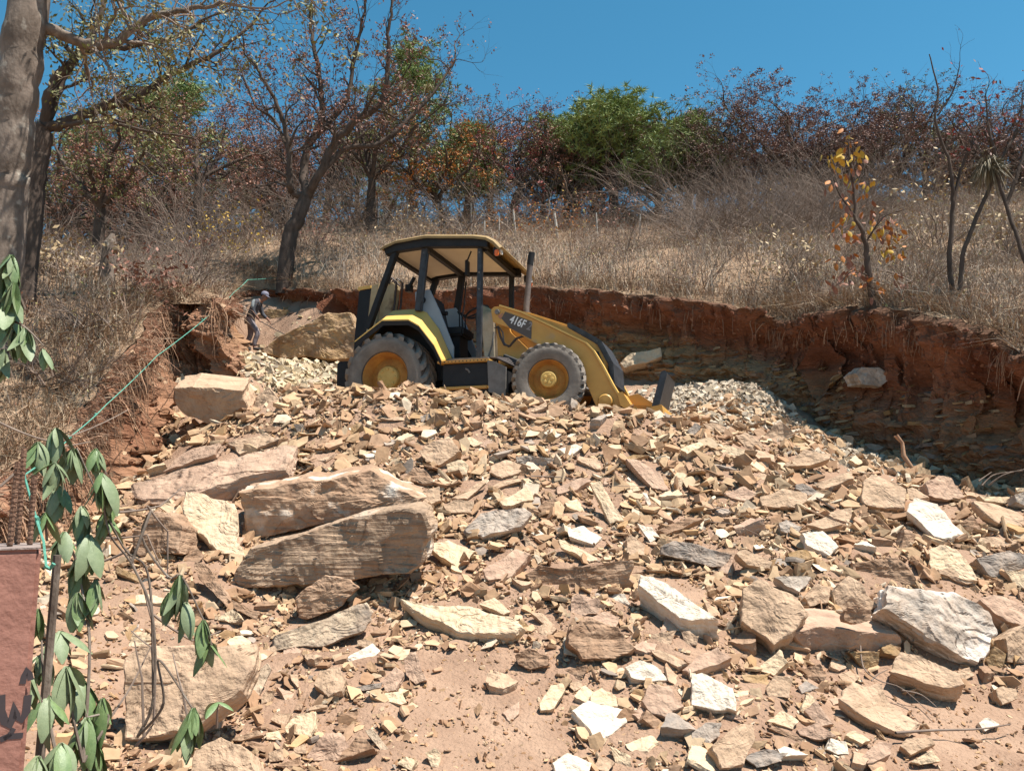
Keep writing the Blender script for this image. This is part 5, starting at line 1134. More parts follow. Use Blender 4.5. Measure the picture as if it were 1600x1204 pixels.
def simple(label, u, v, d, vt, wpx, seed, **kw):
    "tree sighted by its foot (u,v), the height of its top in the picture and its crown width"
    b = px(u, v, d); h = (v - vt) / FPX * d; rg = random.Random(seed); s = d / FPX
    forkv = v - (v - vt) * rg.uniform(.28, .38); f = (u + rg.uniform(-8, 8), forkv, d)
    limbs = [([(u, v, d), (u + rg.uniform(-6, 6), (v + forkv)/2, d), f], kw.pop('r', .16), .11)]
    k = kw.pop('nl', 4)
    for i in range(k):
        a = -1 + 2 * (i + .5) / k; eu = f[0] + a * wpx * .42; ev = vt + (v - vt) * (.16 + .22 * abs(a) + rg.uniform(-.05, .05)); ed = d + rg.uniform(-1.2, 1.2)
        limbs.append(([f, (f[0]*.6 + eu*.4 + rg.uniform(-10, 10), f[1]*.6 + ev*.4, d + (ed-d)*.4), (eu, ev, ed)], .085, .04))
    return tree(label, (u, v, d), limbs, seed, .16, kw.pop('L', h * .22), **kw)
G1 = 'oak trees on the ridge'; G2 = 'pine trees behind the ridge'
d = 20.5
ctree, cb, ctips = tree('tall crooked nearly bare oak on the slope left of the loader', (445,412,d),
  [([(445,412,d),(452,375,d),(466,340,d),(478,308,d)],.22,.17),
   ([(478,308,d),(458,300,d),(452,285,d-.2),(452,240,d-.3),(445,200,d-.4),(436,170,d-.5),(415,130,d-.6),(398,100,d-.8)],.11,.035),
   ([(478,308,d),(474,270,d+.2),(482,225,d+.3),(500,205,d+.4),(502,160,d+.4),(498,110,d+.4),(488,60,d+.5),(485,10,d+.6)],.13,.04),
   ([(478,308,d),(500,270,d-.3),(520,225,d-.4),(560,185,d-.6),(595,160,d-.6),(606,110,d-.7),(608,60,d-.8),(612,10,d-.9)],.13,.035),
   ([(500,270,d-.3),(540,232,d),(590,225,d+.2),(640,185,d+.4),(680,140,d+.6),(710,95,d+.8)],.09,.03),
   ([(502,205,d+.3),(540,160,d+.3),(552,100,d+.3),(565,40,d+.2),(575,-20,d)],.07,.03),
   ([(452,240,d-.3),(430,190,d-.1),(400,165,d),(380,120,d)],.05,.025)],
  1, .2, .95, leaf='wine', maxlev=4, crook=.24, up=.45, nch=2, ang=(22, 55), per=4, lsize=.05, thin=.8, leaf2='rust', spread=.05)
rg = np.random.default_rng(4)
leafmat('shag', (.20, .165, .095), (.10, .07, .045))
def airplant(label, c, r, n, seed, mat='airplant'):
    rg = np.random.default_rng(seed); V = []; F = []
    for i in range(n):
        dr = rg.normal(0, 1, 3); dr[2] = dr[2] * .8 + .25; dr /= np.linalg.norm(dr); sd = np.cross(dr, rg.normal(0, 1, 3)); sd /= np.linalg.norm(sd); L = r * rg.uniform(.7, 1.2); wd = r * .028
        o = len(V); mid = dr * L * .55; end = dr * L + np.array([0, 0, -L * .75 * rg.uniform(.2, 1.3)])
        V += [sd*wd, -sd*wd, mid + sd*wd, mid - sd*wd, end]; F += [(o, o+1, o+3), (o, o+3, o+2), (o+2, o+3, o+4)]
    ob = np_obj('air_plant', np.array(V), np.array(F), M[mat]); ob.location = c; tag(ob, label, 'air plant', 'air plants perched in the trees'); return ob
for k, (u, v, dd, lab) in enumerate([(392,95,d-.7,'spiky air plant on the far left limb of the bare oak'),(468,92,d+.4,'air plant high on the upright limb of the bare oak'),(487,18,d+.5,'air plant at the very top of the bare oak'),(555,140,d-.5,'air plant in the middle fork of the bare oak'),
     (582,142,d-.6,'greenish air plant right of the middle fork'),(606,172,d-.4,'air plant low on the right limb of the bare oak'),(560,88,d+.3,'air plant above the middle fork of the bare oak'),(628,138,d+.2,'pale air plant at the right end of the bare oak'),(666,138,d+.5,'outermost right air plant of the bare oak')]):
    airplant(lab, px(u, v, dd), .20 + .05 * (k % 3), 60, 40 + k)
simple('forked dark oak behind the canopy of the loader', 578, 345, 26, 120, 190, 21, L=1.25, leaf='wine', leaf2='olive', maxlev=4, crook=.22, up=.3, nch=2, lsize=.038, per=9, group=G1)
simple('rust-leaved oak left of the tall bare oak', 318, 352, 25, 165, 215, 22, L=1.12*1.15, leaf='rust', leaf2='rust', maxlev=4, crook=.18, nch=2, lsize=.038, per=11, group=G1, nl=5)
simple('olive-leaved thin oak above the left bank', 150, 405, 17, 190, 190, 23, L=.8, leaf='olive', leaf2='rust', maxlev=4, crook=.2, nch=2, lsize=.036, per=7, group=G1, r=.12)
simple('twisted reddish oak right of the canopy', 808, 345, 28, 195, 130, 24, L=1.0, leaf='wine', leaf2='crimson', maxlev=4, crook=.28, up=.4, nch=2, lsize=.038, per=8, group=G1, nl=3)
simple('wide domed dark red oak on the right of the ridge', 1245, 345, 27, 142, 300, 25, L=1.2, leaf='wine', leaf2='wine', maxlev=4, crook=.24, nch=3, lsize=.038, per=22, group=G1, nl=6, r=.2)
simple('oak with dull red top left of the wide dome', 1098, 350, 29, 170, 150, 26, L=1.12*1.05, leaf='wine', leaf2='olive', maxlev=4, crook=.22, nch=2, lsize=.038, per=9, group=G1)
simple('brown twiggy oak in front of the green pine', 880, 345, 29, 205, 170, 27, L=1.0, leaf='rust', maxlev=4, crook=.2, nch=3, lsize=.038, per=6, group=G1)
simple('yellow-orange leaved small oak behind the loader', 690, 352, 27, 232, 130, 28, L=1.12*.8, leaf='orange', leaf2='olive', maxlev=4, crook=.2, nch=2, lsize=.05, per=6, group=G1, r=.1)
simple('bare dark oak at the foot of the green pine', 925, 340, 29, 185, 110, 29, L=.9, leaf='wine', maxlev=4, crook=.2, nch=2, lsize=.038, per=4, group=G1)
simple('reddish oak peeping behind the rust-leaved oak', 420, 365, 30, 175, 150, 30, L=1.1, leaf='rust', leaf2='wine', maxlev=4, crook=.2, nch=3, lsize=.038, per=9, group=G1)
simple('dark oak at the right edge behind the saplings', 1560, 330, 25, 165, 160, 33, L=.95, leaf='wine', maxlev=4, crook=.22, nch=2, lsize=.038, per=6, group=G1)
# more oaks further back: copies of the ones above, turned and scaled, each with its own place
SRC = {o.get('label'): o for o in C.objects if o.name.startswith('oak_tree')}
def again(src, label, u, v, d, sc, rz):
    s0 = SRC[src]; c = s0.copy(); C.objects.link(c); q = px(u, v, d); c.location = (q[0], q[1], H(q[0], q[1]) - .1); c.rotation_euler = (0, 0, rz); c.scale = (sc, sc, sc); c['label'] = label; c['group'] = G1
    for ch in s0.children: k = ch.copy(); C.objects.link(k); k.parent = c
A_, B_, D_, E_, F_ = 'rust-leaved oak left of the tall bare oak', 'brown twiggy oak in front of the green pine', 'wide domed dark red oak on the right of the ridge', 'forked dark oak behind the canopy of the loader', 'oak with dull red top left of the wide dome'
for a in [(A_,'rusty oak far behind the thin olive oak',215,380,31,.95,2.1),(A_,'rusty oak between the bare oak and the canopy',505,360,30,.9,4.0),(E_,'dark oak in the gap left of the yellow-orange oak',640,352,31,.95,1.4),(B_,'brown oak right of the yellow-orange oak',762,348,31,1.0,.8),
          (B_,'brown oak between pine and dull red oak',1035,342,34,1.0,2.6),(F_,'second dull red oak left under the wide dome',1160,348,30,1.0,3.3),(D_,'second domed oak right behind the wide dome',1340,342,31,.85,2.2),(F_,'oak behind the orange-leaved sapling',1400,340,29,1.0,5.0),(E_,'dark oak left of the tall thin sapling',1450,338,28,.85,.6),
          (B_,'brown oak behind the saplings at the right',1520,335,29,.95,4.4),(F_,'oak at the right end of the ridge',1600,330,28,1.0,1.1),(A_,'rusty oak at the left end of the ridge',80,420,27,.85,3.0),(B_,'brown oak behind the broken stump',180,415,27,.85,5.4),(B_,'brown oak behind the tall bare oak',440,372,31,.9,1.9),(F_,'oak just left of the green pine',905,345,33,1.0,.3),
          (D_,'dark domed oak behind the leaning white post',845,345,33,.75,.9),(D_,'domed oak behind the dull red oak',1115,345,33,.8,4.1),(A_,'rusty oak behind the big arching shrub',1205,345,32,1.0,1.3),(D_,'large domed oak directly behind the wide dome',1285,342,33,.95,5.3),(D_,'domed oak behind the tall thin sapling',1480,336,32,.9,3.6),(D_,'domed oak at the right edge of the ridge',1580,332,33,.85,.2),
          (A_,'rusty oak left behind the tall bare oak',385,375,33,1.0,5.6),(D_,'dark oak behind the rusty oak on the left',280,385,33,.8,2.9),(A_,'rusty oak behind the wire fence',610,355,33,1.0,.5),(A_,'rusty oak behind the yellow-orange oak',725,350,34,1.0,3.9),(D_,'dark oak behind the thin olive oak',140,410,31,.8,1.0),(F_,'oak left of the thin olive oak',40,425,29,1.0,2.2),(F_,'oak far behind the fork of the bare oak',470,368,34,1.1,4.9)]: again(*a)
# pines
def pine(label, u, v, d, vt, wpx, seed, nb=46, mat='pine'):
    rg = np.random.default_rng(seed); b = px(u, v, d); b[2] = H(b[0], b[1]) - .1; top = px(u, vt, d); h = top[2] - b[2]; rad = wpx * d / FPX / 2
    o = empty('pine_tree', b); tag(o, label, 'tree', G2); th, tw = Tubes(), Tubes(); tp = []
    zz = np.linspace(0, h, 9); tr = np.stack([rg.normal(0, .06, 9).cumsum(), rg.normal(0, .06, 9).cumsum(), zz], 1); tr[0, :2] = 0; th.add(tr, np.linspace(.19, .03, 9), 7)
    for i in range(nb):
        f = .30 + .70 * (i / nb) ** .9; p = np.array([np.interp(f*h, zz, tr[:, 0]), np.interp(f*h, zz, tr[:, 1]), f*h]); az = rg.uniform(0, 2*math.pi)
        reach = rad * (1.0 - max(0, (f - .45)) * 1.25) * rg.uniform(.65, 1.1); reach = max(reach, .35); dr = np.array([math.cos(az), math.sin(az), rg.uniform(.15, .55)])
        t = np.linspace(0, 1, 6)[:, None]; bp = p + dr*reach*t + np.array([0, 0, .22*reach])*t**2 + rg.normal(0, .05, (6, 3))*t; tw.add(bp, np.linspace(.035, .01, 6), 3)
        for k in range(2, 6):
            for _ in range(6): tp.append(bp[k] + rg.normal(0, .20, 3)*np.array([1, 1, .7]))
    th.build('trunk', M['bark'], o); tw.build('branches', M['bark'], o)
    tp = np.array(tp); n = 15; m = len(tp); dr = rg.normal(0, 1, (m, n, 3)); dr[:, :, 2] += .35; dr /= np.linalg.norm(dr, axis=2)[:, :, None]; sd = np.cross(dr, rg.normal(0, 1, (m, n, 3))); sd /= np.linalg.norm(sd, axis=2)[:, :, None] + 1e-9
    L = rg.uniform(.16, .30, (m, n, 1)); c = tp[:, None]; V = np.stack([c + sd*.020, c - sd*.020, c + dr*L], 2).reshape(-1, 3)
    np_obj('crown', V, np.arange(len(V)).reshape(-1, 3), M[mat], o)
pine('big light green pine rising behind the ridge right of centre', 962, 335, 28.5, 148, 215, 51, 95)
pine('green pine behind the yellow-orange oak', 735, 345, 30.5, 205, 110, 52, 50)
pine('green pine high behind the left oaks', 270, 370, 34, 128, 170, 53, 54)
pine('green pine behind the oak with dull red top', 1078, 345, 31, 165, 100, 54, 46)
pine('small green pine behind the tall bare oak', 560, 355, 36, 215, 130, 55, 40)
pine('dim green pine at the far left behind the thick trunk', 110, 400, 32, 200, 130, 56, 40)
pine('low green pine behind the rust-leaved oak', 375, 370, 37, 230, 120, 57, 40)
PS = {o['label']: o for o in C.objects if o.name.startswith('pine_tree')}
for src, lab, u, v, dd, sc, rz in [('big light green pine rising behind the ridge right of centre','second green pine left beside the big light green one',895,345,31,.86,2.0),('big light green pine rising behind the ridge right of centre','third green pine right of the big light green one',1030,342,32,.82,4.0),('green pine high behind the left oaks','green pine left of the rust-leaved oak',205,390,31,.85,1.0),('green pine high behind the left oaks','green pine between the bare oak and the loader',640,355,33,.95,3.0)]:
    c = PS[src].copy(); C.objects.link(c); q = px(u, v, dd); c.location = (q[0], q[1], H(q[0], q[1]) - .1); c.rotation_euler = (0, 0, rz); c.scale = (sc, sc, sc); c['label'] = lab
    for ch in PS[src].children: k = ch.copy(); C.objects.link(k); k.parent = c
# near trunks at the left edge, with limbs reaching across the top
tree('thick pale-barked oak trunk at the left edge with limbs across the top', (-6,405,8.6),
  [([(-6,405,8.6),(4,330,8.5),(14,250,8.4),(22,170,8.35),(32,90,8.3),(45,0,8.3),(60,-110,8.3)],.245,.20),
   ([(40,30,8.3),(110,60,8.5),(170,70,8.6),(230,30,8.7),(290,15,8.8),(350,5,8.9)],.075,.02),
   ([(45,0,8.3),(120,-40,8.2),(200,-30,8.1),(300,-50,8.0),(400,-40,8.0)],.08,.03)],
  61, .25, .75, leaf='olive', leaf2='airplant', maxlev=4, crook=.22, up=.1, nch=2, ang=(25, 65), bark='barklight', per=6, lsize=.034, thin=.9, spread=.06, name='oak_tree')
tree('dark oak trunk just behind the thick pale trunk', (45,408,10.5),
  [([(45,408,10.5),(50,330,10.5),(60,250,10.5),(70,200,10.5)],.15,.12),
   ([(70,200,10.5),(110,190,10.6),(160,168,10.7),(215,150,10.8),(255,125,10.9),(300,100,11),(345,80,11.1),(400,30,11.2)],.085,.02),
   ([(70,200,10.5),(80,140,10.4),(110,100,10.4),(150,75,10.4),(200,72,10.5),(270,60,10.6),(320,30,10.7)],.08,.02),
   ([(70,200,10.5),(100,120,10.6),(150,40,10.8),(170,-30,11)],.07,.03),
   ([(100,195,10.5),(160,190,10.2),(230,205,10.2),(300,215,10.2)],.035,.012)],
  62, .15, .65, leaf='olive', leaf2='airplant', maxlev=4, crook=.24, up=.1, nch=2, ang=(25, 65), per=6, lsize=.034, thin=.95, spread=.07)
st = MB(); q = px(166, 440, 12.5); q[2] = H(q[0], q[1]); st.tube([(0,0,-.2),(.0,0,.35),(.02,0,.75),(.05,0,.92)], [.16,.12,.105,.03], 9)
o = st.build('tree_stump', M['barklight'], smooth=False); o.location = q; tag(o, 'broken grey tree stump standing on the left bank', 'stump')
# saplings and shrubs on the right above the bank
tree('tall thin bare sapling near the right edge', (1487,458,11.6),
  [([(1487,458,11.6),(1484,400,11.6),(1488,330,11.6),(1485,260,11.6),(1462,190,11.6),(1465,140,11.6),(1452,85,11.6)],.042,.008),
   ([(1488,330,11.6),(1500,270,11.6),(1520,220,11.5),(1535,180,11.5)],.03,.008),([(1465,180,11.6),(1490,140,11.6),(1500,95,11.5)],.018,.005)],
  71, .05, .35, leaf='crimson', maxlev=3, crook=.22, up=.4, nch=2, bark='bark', per=1, lsize=.035, thin=.4, name='sapling')
tree('thin stem leaning right and carrying the big air plant', (1493,462,11.2),
  [([(1493,462,11.2),(1505,400,11.2),(1530,330,11.2),(1550,285,11.2),(1560,255,11.2)],.034,.024),([(1560,255,11.2),(1545,200,11.2),(1540,150,11.2)],.025,.008),([(1560,255,11.2),(1590,200,11.2),(1598,150,11.2)],.025,.008),([(1550,285,11.2),(1520,210,11.3),(1500,180,11.3)],.02,.006)],
  72, .05, .42, leaf='crimson', leaf2='wine', maxlev=3, crook=.25, up=.3, nch=3, bark='bark', per=2, lsize=.045, thin=.5, name='sapling')
tree('thin trunk rising into the air plant from the right edge', (1640,470,10.6),
  [([(1640,470,10.6),(1600,400,10.8),(1572,320,11),(1556,270,11.1)],.034,.024),([(1572,320,11),(1600,240,11),(1610,180,11)],.03,.01)],
  73, .05, .4, leaf='wine', maxlev=3, crook=.22, up=.2, nch=2, bark='bark', per=1, lsize=.04, thin=.5, name='sapling')
airplant('big shaggy air plant in the fork at the right edge', px(1545, 262, 11.15), .30, 420, 90, 'shag')
sap, sb, stp = tree('small sapling with orange and yellow leaves above the right bank', (1366,474,11.9),
  [([(1366,474,11.9),(1356,420,11.9),(1352,380,11.9),(1338,340,11.9),(1330,270,11.9),(1326,215,11.9)],.055,.010),([(1352,380,11.9),(1380,340,11.8),(1405,330,11.8)],.016,.006),([(1338,340,11.9),(1310,300,11.9),(1300,270,11.9)],.014,.005),([(1358,430,11.9),(1330,425,11.7),(1315,440,11.7)],.012,.005)],
  74, .05, .22, maxlev=3, crook=.2, up=.2, nch=2, bark='bark', per=1, lsize=.05, name='sapling')
lm = {k: leaf_mesh('leaf', 1.0, .30, .4, M[k], n=3) for k in ('orange', 'yellow', 'rust')}
rg = random.Random(8)
for (u, v, n, ks) in [(1325,225,8,('yellow','orange')),(1312,250,8,('yellow','yellow','olive')),(1345,240,5,('yellow',)),(1330,268,7,('orange','rust','yellow')),(1305,285,5,('orange','rust')),(1350,290,5,('yellow','orange')),(1325,310,7,('rust','orange')),(1320,345,6,('yellow','orange')),(1360,330,5,('rust','orange')),
                      (1375,355,9,('yellow','orange','rust')),(1400,350,9,('orange','rust')),(1330,365,10,('rust','orange')),(1385,380,10,('yellow','orange')),(1395,400,6,('orange','yellow')),(1325,405,8,('orange','rust')),(1340,425,9,('rust','orange')),(1310,440,6,('rust',)),(1400,440,5,('orange','rust')),(1420,450,4,('rust',)),(1360,450,5,('rust','orange'))]:
    for k in range(int(n * 2.1)):
        key = rg.choice(ks); key = key if key in lm else 'yellow'
        l = link(bpy.data.objects.new('leaf', lm[key]), sap); c = px(u + rg.gauss(0, 11), v + rg.gauss(0, 9), 11.85 + rg.gauss(0, .12)) - sb
        l.matrix_local = Matrix.Translation(Vector(c)) @ Euler((rg.uniform(-1, 1), rg.uniform(.2, 1.5), rg.uniform(0, 6.3))).to_matrix().to_4x4() @ Matrix.Scale(rg.uniform(.08, .15), 4)
def bush(label, u, v, d, n, L, seed, mat='twig', cat='shrub', leafk=None, spread=(20, 75)):
    rg = np.random.default_rng(seed); b = px(u, v, d); b[2] = H(b[0], b[1]); o = empty('bare_shrub', b); tag(o, label, cat, 'bare shrubs on the hillside'); th, tw, tips = Tubes(), Tubes(), []
    for i in range(n):
        az = rg.uniform(0, 2*math.pi); a = R(rg.uniform(*spread)); grow(rg, tw, tw, tips, rg.normal(0, .12, 3)*np.array([1, 1, 0]), np.array([math.cos(az)*math.sin(a), math.sin(az)*math.sin(a), math.cos(a)]), L*rg.uniform(.6, 1.1), .014, 1, 3, .16, -.15, 3, (15, 50), .8)
    tw.build('stems', M[mat], o)
    if leafk: leaves(rg, 'foliage', tips, 2, .05, M[leafk], o, .06, .2)
for k, (lab, u, v, dd, n, L, lk) in enumerate([('big grey bare arching shrub below the wide domed oak',1200,395,19.5,26,1.15,None),('grey bare shrub left of the big arching one',1120,392,21,16,.95,None),('bare shrub right of the big arching one',1290,400,18,16,.95,None),
     ('straw-tipped shrub behind the tall thin sapling',1460,400,15.5,16,.95,'straw'),('brown bare shrub right of the exhaust stack',985,405,20,14,.9,None),('bare shrub behind the green pine foot',930,360,25,14,.9,'rust'),('dry shrub at the right edge of the hillside',1580,400,14.5,16,.9,'straw'),
     ('low rusty shrub under the tall bare oak',500,400,21.5,12,.6,'rust'),('dry leafy shrub by the stump on the left bank',215,450,12.3,12,.45,'rust'),('yellowish shrub under the rust-leaved oak',360,385,23,12,.8,'yellow'),('twiggy shrub by the wire fence',640,372,25,12,.8,'straw'),
     ('twiggy shrub behind the white fence posts',850,365,25,14,.9,'orange'),('dry shrub under the saplings at the right',1440,445,12.6,14,.55,None),('dry shrub above the notch of the bank',1240,455,15,12,.6,'straw'),('dry shrub on top of the left bank',90,430,12,14,.5,'straw'),('brown shrub left of the tall bare oak',290,415,21,12,.7,'rust'),('tangled dry shrub low on the left bank',60,600,8.6,16,.45,None),('tangled dry shrub on the left bank edge',150,520,10.2,14,.4,None)]):
    bush(lab, u, v, dd, n, L, 200 + k, leafk=lk)
# taller twiggy shrubs filling the ridge between the trunks: turned and scaled copies, each its own thing
SH = [o for o in C.objects if o.name.startswith('bare_shrub')]; TR = [(float(to_px(np.array(o.location))[0, 0]), o['label']) for o in C.objects if o.name.startswith(('oak_tree', 'pine_tree')) and o.location.y > 15]
g_ = random.Random(5); seen = set()
for i in range(46):
    u = 40 + i * 34.5 + g_.uniform(-14, 14); d_ = g_.uniform(24.5, 31); q = px(u, 350, d_); s0 = SH[g_.choice([0, 1, 2, 4, 0, 1, 2, 10])]; c = s0.copy(); C.objects.link(c); sc = g_.uniform(1.25, 2.1)
    c.location = (q[0], q[1], float(H(q[0], q[1])) - .1); c.rotation_euler = (0, 0, g_.uniform(0, 6.3)); c.scale = (sc, sc, sc * g_.uniform(.9, 1.2))
    for tu, tl in sorted(TR, key=lambda t: abs(t[0] - u)):
        lab = 'twiggy ridge shrub %s the %s' % ('under' if abs(tu - u) < 12 else ('just left of' if u < tu else 'just right of'), tl)
        lab = ' '.join(lab.split()[:16])
        if lab not in seen: break
    seen.add(lab); c['label'] = lab; c['group'] = 'twiggy shrubs along the ridge'
    for ch in s0.children: k = ch.copy(); C.objects.link(k); k.parent = c
for i in range(16):                        # the dense grey thicket under the wide domed oak
    u = 1075 + i * 17 + g_.uniform(-8, 8); d_ = g_.uniform(19.5, 25); q = px(u, 380, d_); s0 = SH[g_.choice([0, 1, 2])]; c = s0.copy(); C.objects.link(c); sc = g_.uniform(.9, 1.45); c.location = (q[0], q[1], float(H(q[0], q[1])) - .1); c.rotation_euler = (0, 0, g_.uniform(0, 6.3)); c.scale = (sc, sc, sc)
    c['label'] = 'grey bare shrub, %s in the thicket under the wide domed oak' % ['leftmost', 'second from left', 'third from left', 'fourth from left', 'fifth from left', 'sixth from left', 'seventh from left', 'left of middle', 'right of middle', 'seventh from right', 'sixth from right', 'fifth from right', 'fourth from right', 'third from right', 'second from right', 'rightmost'][i]; c['group'] = 'bare shrubs of the thicket'
    for ch in s0.children: k = ch.copy(); C.objects.link(k); k.parent = c
for i in range(95):
    y_ = 12 + 15 * g_.random() ** .8; x_ = g_.uniform(-.75, .75) * (y_ + 1)
    if not bool(outside(np.array([x_]), np.array([y_]), .5)[0]): continue
    s0 = SH[g_.choice([0, 1, 2, 4, 12, 12, 13])]; c = s0.copy(); C.objects.link(c); sc = g_.uniform(.45, .95); c.location = (x_, y_, float(H(x_, y_)) - .06); c.rotation_euler = (0, 0, g_.uniform(0, 6.3)); c.scale = (sc, sc, sc * g_.uniform(.8, 1.2))
    su = float(to_px(np.array(c.location))[0, 0])
    for tu, tl in sorted(TR, key=lambda t: abs(t[0] - su)):
        off_ = abs(tu - su); where = 'straight down from' if off_ < 15 else ('down and left from' if su < tu else 'down and right from')
        lab = ' '.join(('small dry shrub %s the %s' % (where, tl)).split()[:16])
        if lab not in seen: break
    seen.add(lab); c['label'] = lab; c['group'] = 'small dry shrubs among the hillside brush'
    for ch in s0.children: k = ch.copy(); C.objects.link(k); k.parent = c
# tangled bare undergrowth along the upper hillside: reads as one mass
var = []
for sdd in range(7):
    g_ = np.random.default_rng(900 + sdd); t_, tp_ = Tubes(), []
    for i in range(6):
        az = g_.uniform(0, 2*math.pi); a = R(g_.uniform(5, 70)); grow(g_, t_, t_, tp_, g_.normal(0, .08, 3)*np.array([1, 1, 0]), np.array([math.cos(az)*math.sin(a), math.sin(az)*math.sin(a), math.cos(a)]), .75*g_.uniform(.6, 1.1), .011, 1, 3, .2, .05, 2 if i % 2 else 3, (15, 55), .8)
    var.append((np.concatenate(t_.V), np.concatenate(t_.F), np.array([q[0] for q in tp_])))
g_ = np.random.default_rng(33); VV, FF, CC, LV, bs_ = [], [], [], [], 0
yy = 9 + 25 * g_.random(900) ** .6; xx = g_.uniform(-.85, .85, 900) * (yy + 1); okk = outside(xx, yy, .5) & (yy > 12); xx, yy = xx[okk][:70], yy[okk][:70]
for x_, y_ in zip(xx, yy):
    v_, f_, t_ = var[g_.integers(0, 7)]; a = g_.uniform(0, 6.28); sc = g_.uniform(.45, 1.15) * np.clip((y_ - 8) / 11, .4, 1.75); Rm = np.array([[math.cos(a), -math.sin(a), 0], [math.sin(a), math.cos(a), 0], [0, 0, 1]]) * sc
    o_ = np.array([x_, y_, float(H(x_, y_)) - .05]); VV.append(v_ @ Rm.T + o_); FF.append(f_ + bs_); bs_ += len(v_); CC.append(np.tile(np.array([[(.30,.235,.185),(.24,.175,.135),(.36,.29,.235),(.26,.17,.12)][g_.integers(0, 4)]]), (len(v_), 1)))
    if g_.random() < .45: LV.append(t_ @ Rm.T + o_)
o = np_obj('undergrowth', np.concatenate(VV), np.concatenate(FF), M['brush'], col=np.concatenate(CC)); tag(o, 'tangled grey-brown bare undergrowth over the upper hillside', 'undergrowth', kind='stuff')
LV = np.repeat(np.concatenate(LV), 3, 0); LV = LV + g_.normal(0, .05, LV.shape); n = len(LV); a = g_.normal(0, 1, (n, 3)); a /= np.linalg.norm(a, axis=1)[:, None]; b = np.cross(a, g_.normal(0, 1, (n, 3))); b /= np.linalg.norm(b, axis=1)[:, None]; s_ = g_.uniform(.018, .045, (n, 1))
V = np.stack([LV - a*s_, LV + b*s_*.5, LV + a*s_, LV - b*s_*.5], 1).reshape(-1, 3)
o = np_obj('undergrowth_leaves', V, np.arange(len(V)).reshape(-1, 4), M['brush'], col=np.repeat(np.array([(.30,.13,.07),(.38,.24,.13),(.30,.26,.09),(.42,.28,.07),(.26,.12,.08)])[g_.integers(0, 5, n)], 4, 0)); tag(o, 'sparse brown and yellow leaves on the undergrowth', 'leaves', kind='stuff')
# ------------------------------------------------------------ wire fence and posts on the ridge
FW = material('galvanised_wire', (.42, .44, .46), (.34, .36, .38), rough=.5, metallic=.6, bump=0); PW_ = material('whitewashed_post', (.52, .48, .42), (.33, .28, .23), rough=.9, scale=9, bump=.3)
b0 = px(590, 372, 26.5); fen = empty('wire_fence', (b0[0], b0[1], H(b0[0], b0[1]))); tag(fen, 'wire mesh fence on the ridge above the canopy', 'fence'); o0 = np.array(fen.location); line = []
for u in (590, 636, 684, 736):
    q = px(u, 372, 26.5 + (u-590)*.004); q[2] = H(q[0], q[1]); line.append(q - o0); MB().tube([q - o0 - (0,0,.2), q - o0 + (0,0,1.05)], .035 if u == 736 else .02, 6).build('post', PW_ if u == 736 else FW, fen)
for (a, b) in zip(line[:-1], line[1:]):
    m = MB(); L_ = np.linalg.norm(b - a); e = (b - a) / L_
    for z in (.12, 1.0): m.tube([a + (0,0,z), b + (0,0,z)], .009, 4)
    for k in range(int(L_ / .1)):
        for sg in (1, -1):
            x0 = k * .1; x1 = x0 + sg * .85
            xa, xb = max(0, min(L_, x0)), max(0, min(L_, x1)); za = .12 + (xa - x0)*sg*1.0; zb = .12 + abs(xb - x0)
            m.tube([a + e*xa + (0,0,za), a + e*xb + (0,0,zb)], .004, 3, cap=False)
    m.build('wire_mesh', FW, fen)
fl = ['leaning white post nearest the canopy of the loader', 'thick whitish post right of the leaning one', 'thin whitish post left of the green pine foot', 'short grey post under the green pine', 'thin post just right of the wire fence end', 'short pale post behind the exhaust stack']
for (u, v, vt, du, r), lab in zip([(806,376,338,-4,.036),(872,372,338,-6,.05),(934,366,334,-2,.026),(1000,366,338,1,.028),(757,370,350,0,.028),(780,366,340,0,.024)], fl):
    q = px(u, v, 24.5); q[2] = H(q[0], q[1]); h = (v - vt) / FPX * 24.5 + .25
    o = MB().tube([(0,0,-.2),(du/FPX*24.5*.5,0,h*.5),(du/FPX*24.5,0,h)], [r, r*.95, r*.85], 7).build('fence_post', PW_); o.location = q; tag(o, lab, 'post', 'whitish posts along the ridge')
